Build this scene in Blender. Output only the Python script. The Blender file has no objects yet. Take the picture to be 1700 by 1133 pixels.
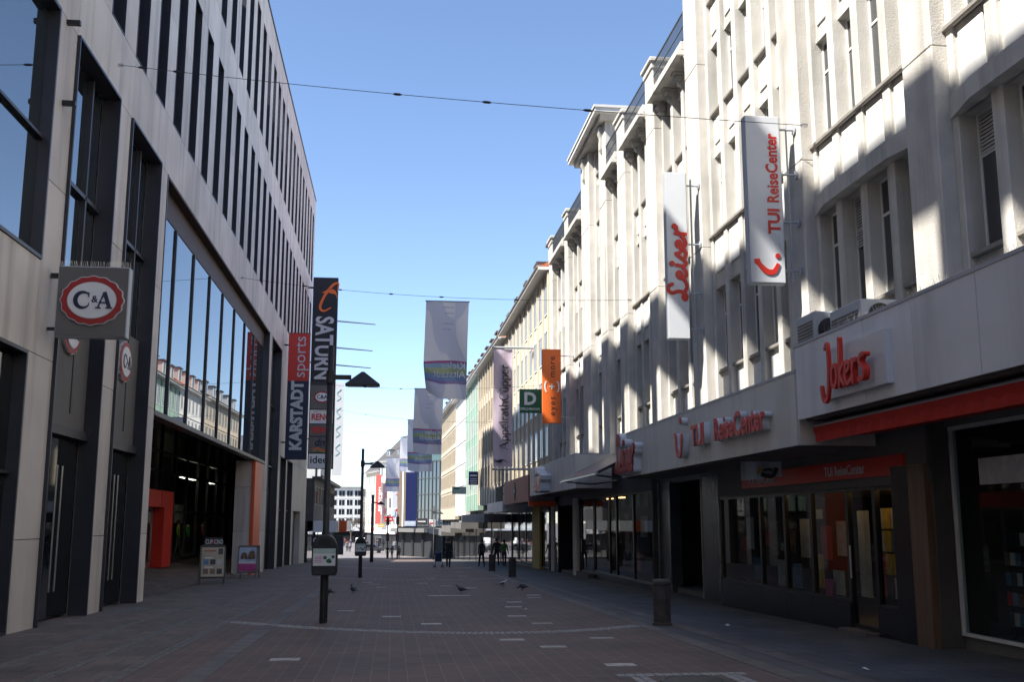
import bpy, bmesh, math, random
from mathutils import Vector, Matrix
random.seed(7)
sc = bpy.context.scene
COL = sc.collection
PI = math.pi
R = math.radians

# ------------------------------------------------------------------ camera, sky, sun, exposure
cd = bpy.data.cameras.new('camera'); cam = bpy.data.objects.new('camera', cd); COL.objects.link(cam)
cam.location = (0, 0, 1.7)
cam.rotation_euler = (R(90) + 0.17133, 0, -0.11273)
cd.sensor_width = 36; cd.lens = 36 * 1731 / 1700
cd.clip_start = 0.1; cd.clip_end = 3000
sc.camera = cam

SUN = Vector((1, 0.45, -1.285)).normalized()          # the way the light travels
w = bpy.data.worlds.new('World'); sc.world = w; w.use_nodes = True
nt = w.node_tree; nt.nodes.clear()
sky = nt.nodes.new('ShaderNodeTexSky'); sky.sky_type = 'NISHITA'; sky.sun_disc = False
sky.sun_elevation = math.asin(-SUN.z); sky.sun_rotation = math.atan2(-SUN.x, -SUN.y)
sky.air_density = 0.85; sky.dust_density = 0.1; sky.ozone_density = 1.6; sky.altitude = 1500
bg = nt.nodes.new('ShaderNodeBackground'); bg.inputs[1].default_value = 0.125
wo = nt.nodes.new('ShaderNodeOutputWorld')
nt.links.new(sky.outputs[0], bg.inputs[0]); nt.links.new(bg.outputs[0], wo.inputs[0])
sd = bpy.data.lights.new('sun', 'SUN'); sd.energy = 5.0; sd.angle = R(0.53); sd.color = (1, 0.955, 0.88)
so = bpy.data.objects.new('sun', sd); COL.objects.link(so); so.location = (-60, -30, 80)
so.rotation_euler = SUN.to_track_quat('-Z', 'Y').to_euler()
vs = sc.view_settings; vs.view_transform = 'Standard'; vs.look = 'None'; vs.exposure = 1.2; vs.gamma = 1
vs.use_curve_mapping = False
sc.cycles.max_bounces = 8; sc.cycles.diffuse_bounces = 3; sc.cycles.glossy_bounces = 4
sc.cycles.transparent_max_bounces = 12; sc.cycles.caustics_refractive = False
sc.cycles.blur_glossy = 0.5; sc.cycles.sample_clamp_indirect = 8


# ------------------------------------------------------------------ materials
MATS = {}
def mat(name, col, rough=0.7, var=0.0, vs_=3.0, bump=0.0, bs=40.0, metal=0.0, ior=1.5, spec=0.5, emit=0, stain=0.0, stretch=None, rnd=0.0):
    m = bpy.data.materials.new(name); m.use_nodes = True; n = m.node_tree; b = n.nodes['Principled BSDF']
    b.inputs['Roughness'].default_value = rough; b.inputs['Metallic'].default_value = metal
    b.inputs['IOR'].default_value = ior; b.inputs['Specular IOR Level'].default_value = spec
    c = (*col, 1); b.inputs['Base Color'].default_value = c
    if emit:
        b.inputs['Emission Color'].default_value = c; b.inputs['Emission Strength'].default_value = emit
    if var or bump or stain:
        g = n.nodes.new('ShaderNodeNewGeometry')
        src = g.outputs['Position']
        if stretch:
            mp = n.nodes.new('ShaderNodeMapping'); mp.inputs['Scale'].default_value = stretch
            n.links.new(src, mp.inputs[0]); src = mp.outputs[0]
    if var or stain:
        t = n.nodes.new('ShaderNodeTexNoise'); t.inputs['Scale'].default_value = vs_; t.inputs['Detail'].default_value = 6
        n.links.new(src, t.inputs['Vector'])
        r = n.nodes.new('ShaderNodeMapRange'); r.inputs[1].default_value = 0.3; r.inputs[2].default_value = 0.7
        r.inputs[3].default_value = 1 - var; r.inputs[4].default_value = 1 + var
        n.links.new(t.outputs[0], r.inputs[0])
        out = r.outputs[0]
        if stain:
            mp2 = n.nodes.new('ShaderNodeMapping'); mp2.inputs['Scale'].default_value = (1.6, 1.6, 0.12)
            n.links.new(g.outputs['Position'], mp2.inputs[0])
            t2 = n.nodes.new('ShaderNodeTexNoise'); t2.inputs['Scale'].default_value = 1.3; t2.inputs['Detail'].default_value = 8
            n.links.new(mp2.outputs[0], t2.inputs['Vector'])
            r2 = n.nodes.new('ShaderNodeMapRange'); r2.inputs[1].default_value = 0.5; r2.inputs[2].default_value = 0.75
            r2.inputs[3].default_value = 1; r2.inputs[4].default_value = 1 - stain
            n.links.new(t2.outputs[0], r2.inputs[0])
            mu = n.nodes.new('ShaderNodeMath'); mu.operation = 'MULTIPLY'
            n.links.new(out, mu.inputs[0]); n.links.new(r2.outputs[0], mu.inputs[1]); out = mu.outputs[0]
        if rnd:
            oi = n.nodes.new('ShaderNodeObjectInfo'); r4 = n.nodes.new('ShaderNodeMapRange'); r4.inputs[3].default_value = 1 - rnd; r4.inputs[4].default_value = 1 + rnd
            n.links.new(oi.outputs['Random'], r4.inputs[0]); m4 = n.nodes.new('ShaderNodeMath'); m4.operation = 'MULTIPLY'
            n.links.new(out, m4.inputs[0]); n.links.new(r4.outputs[0], m4.inputs[1]); out = m4.outputs[0]
        mx = n.nodes.new('ShaderNodeVectorMath'); mx.operation = 'SCALE'; mx.inputs[0].default_value = col
        n.links.new(out, mx.inputs['Scale']); n.links.new(mx.outputs[0], b.inputs['Base Color'])
    if bump:
        t3 = n.nodes.new('ShaderNodeTexNoise'); t3.inputs['Scale'].default_value = bs; t3.inputs['Detail'].default_value = 4
        n.links.new(src, t3.inputs['Vector'])
        bp = n.nodes.new('ShaderNodeBump'); bp.inputs['Strength'].default_value = bump; bp.inputs['Distance'].default_value = 0.02
        n.links.new(t3.outputs[0], bp.inputs['Height']); n.links.new(bp.outputs[0], b.inputs['Normal'])
    MATS[name] = m
    return m

def paving(name, c1, c2, mort, bw, bh, off=0.0, swap=False, rough=0.75, msize=0.006):
    m = mat(name, c1, rough); n = m.node_tree; b = n.nodes['Principled BSDF']
    g = n.nodes.new('ShaderNodeNewGeometry'); src = g.outputs['Position']
    if swap:
        mp = n.nodes.new('ShaderNodeMapping'); mp.inputs['Rotation'].default_value = (0, 0, R(90)); n.links.new(src, mp.inputs[0]); src = mp.outputs[0]
    t = n.nodes.new('ShaderNodeTexBrick'); t.offset = off; t.squash = 1
    t.inputs['Scale'].default_value = 1; t.inputs['Brick Width'].default_value = bw; t.inputs['Row Height'].default_value = bh
    t.inputs['Mortar Size'].default_value = msize; t.inputs['Mortar Smooth'].default_value = 0.3; t.inputs['Bias'].default_value = 0
    t.inputs['Color1'].default_value = (*c1, 1); t.inputs['Color2'].default_value = (*c2, 1); t.inputs['Mortar'].default_value = (*mort, 1)
    n.links.new(src, t.inputs['Vector'])
    no = n.nodes.new('ShaderNodeTexNoise'); no.inputs['Scale'].default_value = 0.55; no.inputs['Detail'].default_value = 9; no.inputs['Roughness'].default_value = 0.7
    n.links.new(g.outputs['Position'], no.inputs['Vector'])
    r = n.nodes.new('ShaderNodeMapRange'); r.inputs[1].default_value = 0.3; r.inputs[2].default_value = 0.7; r.inputs[3].default_value = 0.62; r.inputs[4].default_value = 1.38
    n.links.new(no.outputs[0], r.inputs[0])
    vo = n.nodes.new('ShaderNodeTexVoronoi'); vo.inputs['Scale'].default_value = 2.6; n.links.new(g.outputs['Position'], vo.inputs['Vector'])
    gum = n.nodes.new('ShaderNodeMapRange'); gum.inputs[1].default_value = 0.05; gum.inputs[2].default_value = 0.085; gum.inputs[3].default_value = 0.5; gum.inputs[4].default_value = 1.0
    n.links.new(vo.outputs['Distance'], gum.inputs[0]); gm = n.nodes.new('ShaderNodeMath'); gm.operation = 'MULTIPLY'
    n.links.new(gum.outputs[0], gm.inputs[0]); n.links.new(r.outputs[0], gm.inputs[1])
    v = n.nodes.new('ShaderNodeVectorMath'); v.operation = 'SCALE'
    n.links.new(t.outputs['Color'], v.inputs[0]); n.links.new(gm.outputs[0], v.inputs['Scale']); n.links.new(v.outputs[0], b.inputs['Base Color'])
    bp = n.nodes.new('ShaderNodeBump'); bp.inputs['Strength'].default_value = 0.5; bp.inputs['Distance'].default_value = 0.008; bp.invert = True
    n.links.new(t.outputs['Fac'], bp.inputs['Height']); n.links.new(bp.outputs[0], b.inputs['Normal'])
    rr = n.nodes.new('ShaderNodeMapRange'); rr.inputs[3].default_value = rough - 0.15; rr.inputs[4].default_value = rough + 0.15
    n.links.new(no.outputs[0], rr.inputs[0]); n.links.new(rr.outputs[0], b.inputs['Roughness'])
    return m

def shopglass(name, tint=(0.75, 0.8, 0.8), ior=1.5):
    m = bpy.data.materials.new(name); m.use_nodes = True; n = m.node_tree; n.nodes.clear()
    f = n.nodes.new('ShaderNodeFresnel'); f.inputs[0].default_value = ior
    gl = n.nodes.new('ShaderNodeBsdfGlossy'); gl.inputs['Roughness'].default_value = 0.015
    tr = n.nodes.new('ShaderNodeBsdfTransparent'); tr.inputs[0].default_value = (*tint, 1)
    mx = n.nodes.new('ShaderNodeMixShader'); o = n.nodes.new('ShaderNodeOutputMaterial')
    ge = n.nodes.new('ShaderNodeNewGeometry'); su = n.nodes.new('ShaderNodeMath'); su.operation = 'SUBTRACT'; su.inputs[0].default_value = 1
    mu = n.nodes.new('ShaderNodeMath'); mu.operation = 'MULTIPLY'          # the pane reflects on its outer side only
    n.links.new(ge.outputs['Backfacing'], su.inputs[1]); n.links.new(f.outputs[0], mu.inputs[0]); n.links.new(su.outputs[0], mu.inputs[1])
    n.links.new(mu.outputs[0], mx.inputs[0]); n.links.new(tr.outputs[0], mx.inputs[1]); n.links.new(gl.outputs[0], mx.inputs[2]); n.links.new(mx.outputs[0], o.inputs[0])
    MATS[name] = m
    return m

M = MATS
mat('cladding', (0.64, 0.58, 0.53), 0.65, 0.10, 0.7, 0.05, 60, stain=0.30, rnd=0.10)
mat('dark_metal', (0.030, 0.030, 0.040), 0.4, 0.15, 2.0)
mat('black_metal', (0.014, 0.014, 0.016), 0.35, 0.2, 3.0)
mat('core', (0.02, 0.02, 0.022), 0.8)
mat('brown_reveal', (0.055, 0.03, 0.02), 0.6)
mat('mirror_glass', (0.012, 0.018, 0.022), 0.01, ior=4.2)
mat('dark_glass', (0.012, 0.014, 0.016), 0.03, ior=1.6)
mat('window_glass', (0.03, 0.035, 0.04), 0.04, ior=2.1)
mat('curtained_glass', (0.30, 0.30, 0.28), 0.05, 0.35, 7, ior=1.6, stretch=(1, 4, 0.05))
shopglass('shop_glass'); shopglass('curtain_glass', (0.8, 0.85, 0.82), 2.2)
mat('stone', (0.58, 0.55, 0.50), 0.85, 0.12, 1.7, 0.6, 38, stain=0.42, rnd=0.05)
mat('stone_smooth', (0.58, 0.555, 0.505), 0.8, 0.12, 1.5, 0.4, 30, stain=0.42, rnd=0.06)
mat('panel_white', (0.74, 0.73, 0.70), 0.7, 0.05, 2.0, 0.1, 50, stain=0.15)
mat('sill', (0.26, 0.24, 0.21), 0.6, 0.15, 3)
mat('frame_white', (0.72, 0.72, 0.70), 0.5, 0.04, 3)
mat('blind', (0.42, 0.42, 0.41), 0.6, 0.08, 2)
mat('fascia', (0.70, 0.71, 0.74), 0.45, 0.07, 0.8, stain=0.22, rnd=0.04)
mat('fascia_beige', (0.66, 0.645, 0.61), 0.55, 0.06, 0.9, stain=0.18)
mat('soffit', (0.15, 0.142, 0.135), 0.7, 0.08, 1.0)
mat('sign_white', (0.66, 0.68, 0.71), 0.35, 0.03, 1.5)
mat('sign_side', (0.40, 0.42, 0.45), 0.4)
mat('red', (0.62, 0.035, 0.022), 0.4, 0.06, 4)
mat('red_dark', (0.36, 0.02, 0.018), 0.5, 0.08, 4)
mat('red_awning', (0.50, 0.03, 0.02), 0.75, 0.08, 2)
mat('navy', (0.012, 0.018, 0.055), 0.4, 0.05, 2)
mat('orange', (0.85, 0.16, 0.02), 0.45, 0.04, 2)
mat('orange_panel', (0.70, 0.10, 0.02), 0.45, 0.06, 2)
mat('terracotta', (0.42, 0.14, 0.09), 0.6, 0.08, 1.5)
mat('green_sign', (0.01, 0.13, 0.06), 0.45, 0.04, 2)
mat('lilac', (0.60, 0.50, 0.60), 0.7, 0.04, 1)
mat('blue_sign', (0.007, 0.011, 0.05), 0.9, spec=0.1)
mat('navy_sign', (0.03, 0.045, 0.19), 0.5)
mat('mint', (0.45, 0.58, 0.52), 0.6)
mat('white', (0.78, 0.78, 0.78), 0.5)
mat('ink', (0.02, 0.02, 0.025), 0.6)
mat('grey_letter', (0.60, 0.60, 0.62), 0.4)
mat('steel', (0.55, 0.55, 0.56), 0.3, metal=1)
mat('marble', (0.07, 0.07, 0.073), 0.22, 0.35, 2.2, stretch=(1, 1, 0.4))
mat('black_stone', (0.018, 0.018, 0.02), 0.25, 0.4, 2.5)
mat('wood_panel', (0.16, 0.095, 0.06), 0.45, 0.25, 2.0, stretch=(6, 6, 0.4))
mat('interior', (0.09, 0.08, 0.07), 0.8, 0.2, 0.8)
mat('yellow_wall', (0.42, 0.33, 0.08), 0.7, 0.1, 1)
mat('warm_lamp', (1.0, 0.55, 0.2), 0.5, emit=4)
mat('display_fill', (1.0, 0.9, 0.75), 0.5, emit=6)
mat('bin_body', (0.022, 0.024, 0.027), 0.5, 0.25, 5)
mat('pole', (0.020, 0.021, 0.024), 0.5, 0.3, 6)
mat('bollard', (0.065, 0.052, 0.045), 0.7, 0.3, 8, 0.3, 60)
mat('cable', (0.03, 0.03, 0.035), 0.5)
mat('tan', (0.50, 0.43, 0.33), 0.8, 0.08, 1, stain=0.15)
mat('cream', (0.62, 0.55, 0.42), 0.8, 0.07, 1, stain=0.15)
mat('pale', (0.66, 0.65, 0.62), 0.8, 0.06, 1, stain=0.15)
mat('copper_green', (0.30, 0.42, 0.34), 0.6, 0.18, 1.2, stretch=(3, 3, 0.3))
mat('tile_red', (0.42, 0.13, 0.06), 0.8, 0.25, 3)
mat('roof_dark', (0.07, 0.065, 0.065), 0.8, 0.2, 2)
mat('rail', (0.05, 0.055, 0.06), 0.5)
mat('green_glass', (0.02, 0.05, 0.045), 0.05, 0.2, 0.3, ior=1.9)
mat('blue_glass', (0.02, 0.035, 0.06), 0.05, ior=1.9)
mat('brown_panel', (0.14, 0.10, 0.07), 0.6, 0.1, 1)
mat('sett_dark', (0.15, 0.14, 0.13), 0.7, 0.35, 9, 0.4, 40)
mat('sett', (0.29, 0.28, 0.265), 0.7, 0.35, 9, 0.4, 40)
mat('plate', (0.36, 0.33, 0.30), 0.6, 0.25, 6, rnd=0.25)
mat('band_stone', (0.125, 0.106, 0.094), 0.7, 0.2, 3, rnd=0.2)
mat('iron', (0.07, 0.065, 0.06), 0.5, 0.3, 8, metal=0.6)
mat('bark', (0.10, 0.075, 0.06), 0.9, 0.2, 5)
mat('skin', (0.5, 0.3, 0.22), 0.6)
mat('hair', (0.03, 0.022, 0.018), 0.7)
mat('pigeon', (0.06, 0.062, 0.07), 0.6, 0.4, 30)
mat('pigeon_leg', (0.30, 0.08, 0.07), 0.6)
mat('poster_pale', (0.55, 0.54, 0.52), 0.6, 0.15, 6)
mat('poster_yellow', (0.60, 0.42, 0.08), 0.6, 0.2, 6)
mat('poster_red', (0.50, 0.04, 0.05), 0.6, 0.2, 6)
mat('poster_blue', (0.12, 0.22, 0.36), 0.6, 0.3, 6)
mat('poster_dark', (0.05, 0.05, 0.06), 0.5, 0.3, 6)
mat('poster_pink', (0.55, 0.08, 0.28), 0.6, 0.1, 6)
mat('photo_brown', (0.22, 0.14, 0.09), 0.6, 0.6, 22)
mat('cloth_green', (0.10, 0.36, 0.05), 0.8); mat('cloth_lime', (0.35, 0.5, 0.08), 0.8); mat('cloth_red', (0.45, 0.06, 0.08), 0.8)
mat('sky_print', (0.55, 0.66, 0.80), 0.6, 0.15, 3)
mat('lettering_red', (0.55, 0.07, 0.05), 0.35)
mat('teal', (0.30, 0.48, 0.50), 0.5)
mat('plant_leaf', (0.04, 0.07, 0.02), 0.7, 0.3, 9)
paving('clinker', (0.142, 0.088, 0.070), (0.100, 0.066, 0.054), (0.165, 0.142, 0.13), 0.23, 0.115, 0.0, msize=0.009)
paving('slab_left', (0.165, 0.125, 0.103), (0.115, 0.092, 0.078), (0.06, 0.055, 0.05), 0.42, 0.62, 0.5, msize=0.012)
paving('slab_right', (0.115, 0.11, 0.105), (0.08, 0.078, 0.076), (0.045, 0.045, 0.045), 0.5, 0.75, 0.5, msize=0.012)
paving('far_road', (0.20, 0.17, 0.16), (0.16, 0.15, 0.145), (0.1, 0.1, 0.1), 0.5, 0.5, 0.5)

# ------------------------------------------------------------------ mesh helpers
WL = {}
def wl(p): return WL.get(p.name, Vector((0, 0, 0))) if p else Vector((0, 0, 0))
def G(y):
    if y < 75: return -0.0172 * y
    if y < 150: return -1.29 - 0.029 * (y - 75)
    return -3.465
def tag(o, label=None, cat=None, group=None, kind=None):
    if label: o['label'] = label
    if cat: o['category'] = cat
    if group: o['group'] = group
    if kind: o['kind'] = kind
    return o
def thing(name, label, cat, loc=(0, 0, 0), rotz=0, group=None, local=False):
    o = bpy.data.objects.new(name, None); COL.objects.link(o); o.empty_display_size = 0.3
    o.location = loc; o.rotation_euler = (0, 0, rotz)
    WL[o.name] = Vector((0, 0, 0)) if local else Vector(loc)
    return tag(o, label, cat, group)
def link(name, data, parent=None, loc=(0, 0, 0)):
    o = bpy.data.objects.new(name, data); COL.objects.link(o)
    o.location = Vector(loc) - wl(parent); WL[o.name] = Vector(loc)
    if parent: o.parent = parent
    return o
class MB:
    def __init__(s): s.v = []; s.f = []; s.m = []
    def face(s, pts, mi=0):
        k = len(s.v); s.v += [tuple(p) for p in pts]; s.f.append(tuple(range(k, k + len(pts)))); s.m.append(mi); return s
    def box(s, x0, x1, y0, y1, z0, z1, mi=0):
        k = len(s.v)
        s.v += [(x0, y0, z0), (x1, y0, z0), (x1, y1, z0), (x0, y1, z0), (x0, y0, z1), (x1, y0, z1), (x1, y1, z1), (x0, y1, z1)]
        for q in ((0, 3, 2, 1), (4, 5, 6, 7), (0, 1, 5, 4), (1, 2, 6, 5), (2, 3, 7, 6), (3, 0, 4, 7)):
            s.f.append(tuple(k + i for i in q)); s.m.append(mi)
        return s
    def prism(s, poly, off, mi=0):
        n = len(poly); k = len(s.v); off = Vector(off)
        s.v += [tuple(p) for p in poly] + [tuple(Vector(p) + off) for p in poly]
        s.f.append(tuple(range(k + n - 1, k - 1, -1))); s.m.append(mi)
        s.f.append(tuple(range(k + n, k + 2 * n))); s.m.append(mi)
        for i in range(n):
            j = (i + 1) % n; s.f.append((k + i, k + j, k + n + j, k + n + i)); s.m.append(mi)
        return s
    def rings(s, rings, mi=0, cap=True, closed=True):
        k = len(s.v); n = len(rings[0])
        for r in rings: s.v += [tuple(p) for p in r]
        for a in range(len(rings) - 1):
            for i in range(n if closed else n - 1):
                j = (i + 1) % n
                s.f.append((k + a * n + i, k + a * n + j, k + (a + 1) * n + j, k + (a + 1) * n + i)); s.m.append(mi)
        if cap:
            s.f.append(tuple(range(k + n - 1, k - 1, -1))); s.m.append(mi)
            q = k + (len(rings) - 1) * n; s.f.append(tuple(range(q, q + n))); s.m.append(mi)
        return s
    def tube(s, pts, r, n=8, mi=0):
        pts = [Vector(p) for p in pts]; rs = r if isinstance(r, (list, tuple)) else [r] * len(pts); out = []
        for i, p in enumerate(pts):
            d = (pts[min(i + 1, len(pts) - 1)] - pts[max(i - 1, 0)]).normalized()
            a = d.orthogonal().normalized() if abs(d.z) < 0.95 else Vector((1, 0, 0))
            a = (a - d * a.dot(d)).normalized()
            if abs(d.z) < 0.95: a = d.cross(Vector((0, 0, 1))).normalized()
            b = d.cross(a)
            out.append([p + (a * math.cos(t) + b * math.sin(t)) * rs[i] for t in (2 * PI * q / n for q in range(n))])
        return s.rings(out, mi)
    def lathe(s, prof, c=(0, 0, 0), n=16, mi=0):
        c = Vector(c)
        return s.rings([[c + Vector((r * math.cos(t), r * math.sin(t), z)) for t in (2 * PI * q / n for q in range(n))] for r, z in prof], mi)
    def ribbon(s, pts, wd, o, rt, up, d, mi=0, k=5, smooth=True):
        # a pen stroke of width wd in the plane (o, rt, up), thickness d towards the viewer
        if smooth and len(pts) > 2:
            P = [pts[0]] + list(pts) + [pts[-1]]; q = []
            for i in range(1, len(P) - 2):
                for t in range(k):
                    t /= k; a, b, c, e = P[i - 1], P[i], P[i + 1], P[i + 2]
                    q.append(tuple(0.5 * (2 * b[j] + (c[j] - a[j]) * t + (2 * a[j] - 5 * b[j] + 4 * c[j] - e[j]) * t * t + (3 * b[j] - a[j] - 3 * c[j] + e[j]) * t ** 3) for j in (0, 1)))
            q.append(tuple(pts[-1][:2])); pts = q
        n = len(pts); L = []; Rr = []
        for i in range(n):
            a = pts[max(i - 1, 0)]; b = pts[min(i + 1, n - 1)]
            dx, dy = b[0] - a[0], b[1] - a[1]; l = math.hypot(dx, dy) or 1
            ww = (wd(i / (n - 1)) if callable(wd) else wd) / 2
            L.append((pts[i][0] - dy / l * ww, pts[i][1] + dx / l * ww)); Rr.append((pts[i][0] + dy / l * ww, pts[i][1] - dx / l * ww))
        o, rt, up = Vector(o), Vector(rt), Vector(up); nn = rt.cross(up) * d
        nu = rt.cross(up); e0 = s.lift = getattr(s, 'lift', 0) + .0021
        rr = [[o + rt * p[0] + up * p[1] + nn + nu * (e0 + .004 * i / n), o + rt * q[0] + up * q[1] + nn + nu * (e0 + .004 * i / n), o + rt * q[0] + up * q[1], o + rt * p[0] + up * p[1]] for i, (p, q) in enumerate(zip(L, Rr))]
        return s.rings(rr, mi)
    def disc(s, c2, r, o, rt, up, d, mi=0, n=18, ry=None):
        o, rt, up = Vector(o), Vector(rt), Vector(up); ry = ry or r; s.lift = getattr(s, 'lift', 0) + .0011; d += s.lift
        return s.prism([o + rt * (c2[0] + r * math.cos(t)) + up * (c2[1] + ry * math.sin(t)) for t in (2 * PI * q / n for q in range(n))], rt.cross(up) * d, mi)
    def build(s, name, m, parent=None, smooth=False, label=None):
        me = bpy.data.meshes.new(name); p0 = Vector(s.v[0]) if s.v else Vector()
        o0 = wl(parent) if parent else Vector((0, 0, 0))
        if not parent:
            xs = [v[0] for v in s.v]; ys = [v[1] for v in s.v]; o0 = Vector(((min(xs) + max(xs)) / 2, (min(ys) + max(ys)) / 2, min(v[2] for v in s.v)))
        me.from_pydata([tuple(Vector(v) - o0) for v in s.v], [], s.f)
        for mm in (m if isinstance(m, (list, tuple)) else [m]): me.materials.append(MATS[mm] if isinstance(mm, str) else mm)
        me.polygons.foreach_set('material_index', s.m)
        bm = bmesh.new(); bm.from_mesh(me); bmesh.ops.recalc_face_normals(bm, faces=bm.faces); bm.to_mesh(me); bm.free()
        if smooth: me.polygons.foreach_set('use_smooth', [True] * len(me.polygons))
        o = link(name, me, parent, o0)
        if label: o['label'] = label
        return o
PC = {}
def piece(name, x0, x1, y0, y1, z0, z1, m, parent, ch=0.0):
    """a box-shaped part; alike pieces share mesh data; ch = chamfer of its edges"""
    d = (round(x1 - x0, 3), round(y1 - y0, 3), round(z1 - z0, 3)); key = (d, m, ch)
    if key not in PC:
        b = MB().box(-d[0] / 2, d[0] / 2, -d[1] / 2, d[1] / 2, -d[2] / 2, d[2] / 2)
        me = bpy.data.meshes.new(name); me.from_pydata(b.v, [], b.f); me.materials.append(MATS[m])
        if ch:
            bm = bmesh.new(); bm.from_mesh(me); bmesh.ops.bevel(bm, geom=bm.edges[:], offset=ch, segments=1, affect='EDGES'); bm.to_mesh(me); bm.free()
        PC[key] = me
    return link(name, PC[key], parent, ((x0 + x1) / 2, (y0 + y1) / 2, (z0 + z1) / 2))
def basis(o, rt, up):
    rt, up = Vector(rt), Vector(up); n = rt.cross(up)
    return Matrix(((rt.x, up.x, n.x, o[0]), (rt.y, up.y, n.y, o[1]), (rt.z, up.z, n.z, o[2]), (0, 0, 0, 1)))
X_, Y_, Z_ = Vector((1, 0, 0)), Vector((0, 1, 0)), Vector((0, 0, 1))
FACE = dict(cam=(X_, Z_), up=(Z_, -X_), down=(-Z_, X_), left=(Y_, Z_), right=(-Y_, Z_))   # reading directions
def text(s, size, m, parent, o, face, ext=0.008, off=0.0, sx=1.0, ax='CENTER', ay='CENTER', name='lettering', sp=1.0, mirror=False, shear=0):
    c = bpy.data.curves.new(name, 'FONT'); c.body = s; c.size = size; c.extrude = ext; c.offset = off; c.align_x = ax; c.align_y = ay
    c.space_character = sp; c.resolution_u = 3; c.shear = shear
    c.materials.append(MATS[m])
    tmp = bpy.data.objects.new('tmp', c); me = bpy.data.meshes.new_from_object(tmp); me.name = name
    bpy.data.objects.remove(tmp); bpy.data.curves.remove(c)
    ob = bpy.data.objects.new(name, me); COL.objects.link(ob)
    rt, up = FACE[face] if isinstance(face, str) else face
    if parent: ob.parent = parent
    ob.matrix_local = basis(Vector(o) - wl(parent), rt, up) @ Matrix.Diagonal(((-sx if mirror else sx), 1, 1, 1))
    return ob

# ------------------------------------------------------------------ ground
YS = [-160, -60, -20, 0, 20, 40, 60, 75, 90, 110, 130, 150, 200, 300, 600]
def sheet(name, x0, x1, m, dz=0.0, y0=-160, y1=600, kind='structure', parent=None):
    b = MB(); ys = [y0] + [y for y in YS if y0 < y < y1] + [y1]
    f0 = x0 if callable(x0) else (lambda y: x0); f1 = x1 if callable(x1) else (lambda y: x1)
    for a, c in zip(ys, ys[1:]):
        b.face([(f0(a), a, G(a) + dz), (f1(a), a, G(a) + dz), (f1(c), c, G(c) + dz), (f0(c), c, G(c) + dz)])
    o = b.build(name, m, parent)
    if kind: o['kind'] = kind
    return o
sheet('ground', -900, 900, 'far_road', -0.03, -160, 2500)
street = sheet('street_paving', -3.45, 5.05, 'clinker', 0.0, -160, 148)
pav_l = sheet('left_pavement', -8.2, -3.45, 'slab_left', 0.0, -160, 148)
pav_r = sheet('right_pavement', 5.05, 9.6, 'slab_right', 0.0, -160, 148)
sheet('road', -60, 60, 'far_road', 0.004, 148, 190)
# bands of setts (too small to pick apart singly)
def setts(parent, path, width, s=0.10, m='sett'):
    b = MB(); d = 0
    for (xa, ya), (xb, yb) in zip(path, path[1:]):
        L = math.hypot(xb - xa, yb - ya); n = max(1, int(L / s)); ux, uy = (xb - xa) / L, (yb - ya) / L; wn = max(1, int(width / s))
        for i in range(n):
            for j in range(wn):
                t = (i + 0.5) * L / n; q = (j + 0.5 - wn / 2) * s
                x = xa + ux * t - uy * q + random.uniform(-.006, .006); y = ya + uy * t + ux * q + random.uniform(-.006, .006)
                h = 0.006 + random.uniform(-.002, .003); a = s * random.uniform(.40, .46); z = G(y)
                p = [(x + (ux * u - uy * v) * a, y + (uy * u + ux * v) * a) for u, v in ((-1, -1), (1, -1), (1, 1), (-1, 1))]
                k = len(b.v)
                b.v += [(px, py, z - .01) for px, py in p] + [(x + (px - x) * .82, y + (py - y) * .82, z + h) for px, py in p]
                for f in ((4, 5, 6, 7), (0, 1, 5, 4), (1, 2, 6, 5), (2, 3, 7, 6), (3, 0, 4, 7)): b.f.append(tuple(k + e for e in f)); b.m.append(0)
    o = b.build('sett_band', m, parent); o['kind'] = 'stuff'
def arc(xs, ys, n=16):
    (x0, x1, x2), (y0, y1, y2) = xs, ys; out = []
    for i in range(n + 1):
        t = i / n; out.append(((1 - t) ** 2 * x0 + 2 * t * (1 - t) * x1 + t * t * x2, (1 - t) ** 2 * y0 + 2 * t * (1 - t) * y1 + t * t * y2))
    return out
setts(street, arc((-3.4, 1.6, 5.0), (23.3, 17.6, 21.2)), 0.42)
setts(street, arc((-3.4, 1.5, 5.0), (50.0, 43.0, 47.5)), 0.42, 0.14)
setts(street, arc((-3.4, 1.5, 5.0), (70.5, 58.0, 66.0)), 0.5, 0.18)
setts(pav_l, [(-4.3, 9), (-4.3, 34)], 0.3, m='sett_dark'); setts(pav_l, [(-5.3, 9), (-5.3, 30)], 0.3, m='sett_dark')
setts(pav_l, [(-3.42, 9), (-3.42, 36)], 0.3, m='sett_dark')
setts(pav_l, [(-6.9, 26.6), (-6.0, 28.4)], 1.0, m='sett_dark')
for x, (ya, yb) in ((5.05, (9, 60)), (5.72, (9, 60)), (-2.42, (9, 40))):      # long kerb bands flush with the paving
    y = ya
    while y < yb:
        piece('band_slab', x - 0.15, x + 0.15, y, y + 0.985, G(y + .5) - 0.05, G(y + .5) + 0.006, 'band_stone', street).rotation_euler = (-0.0172, 0, 0)
        y += 1.0
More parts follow.
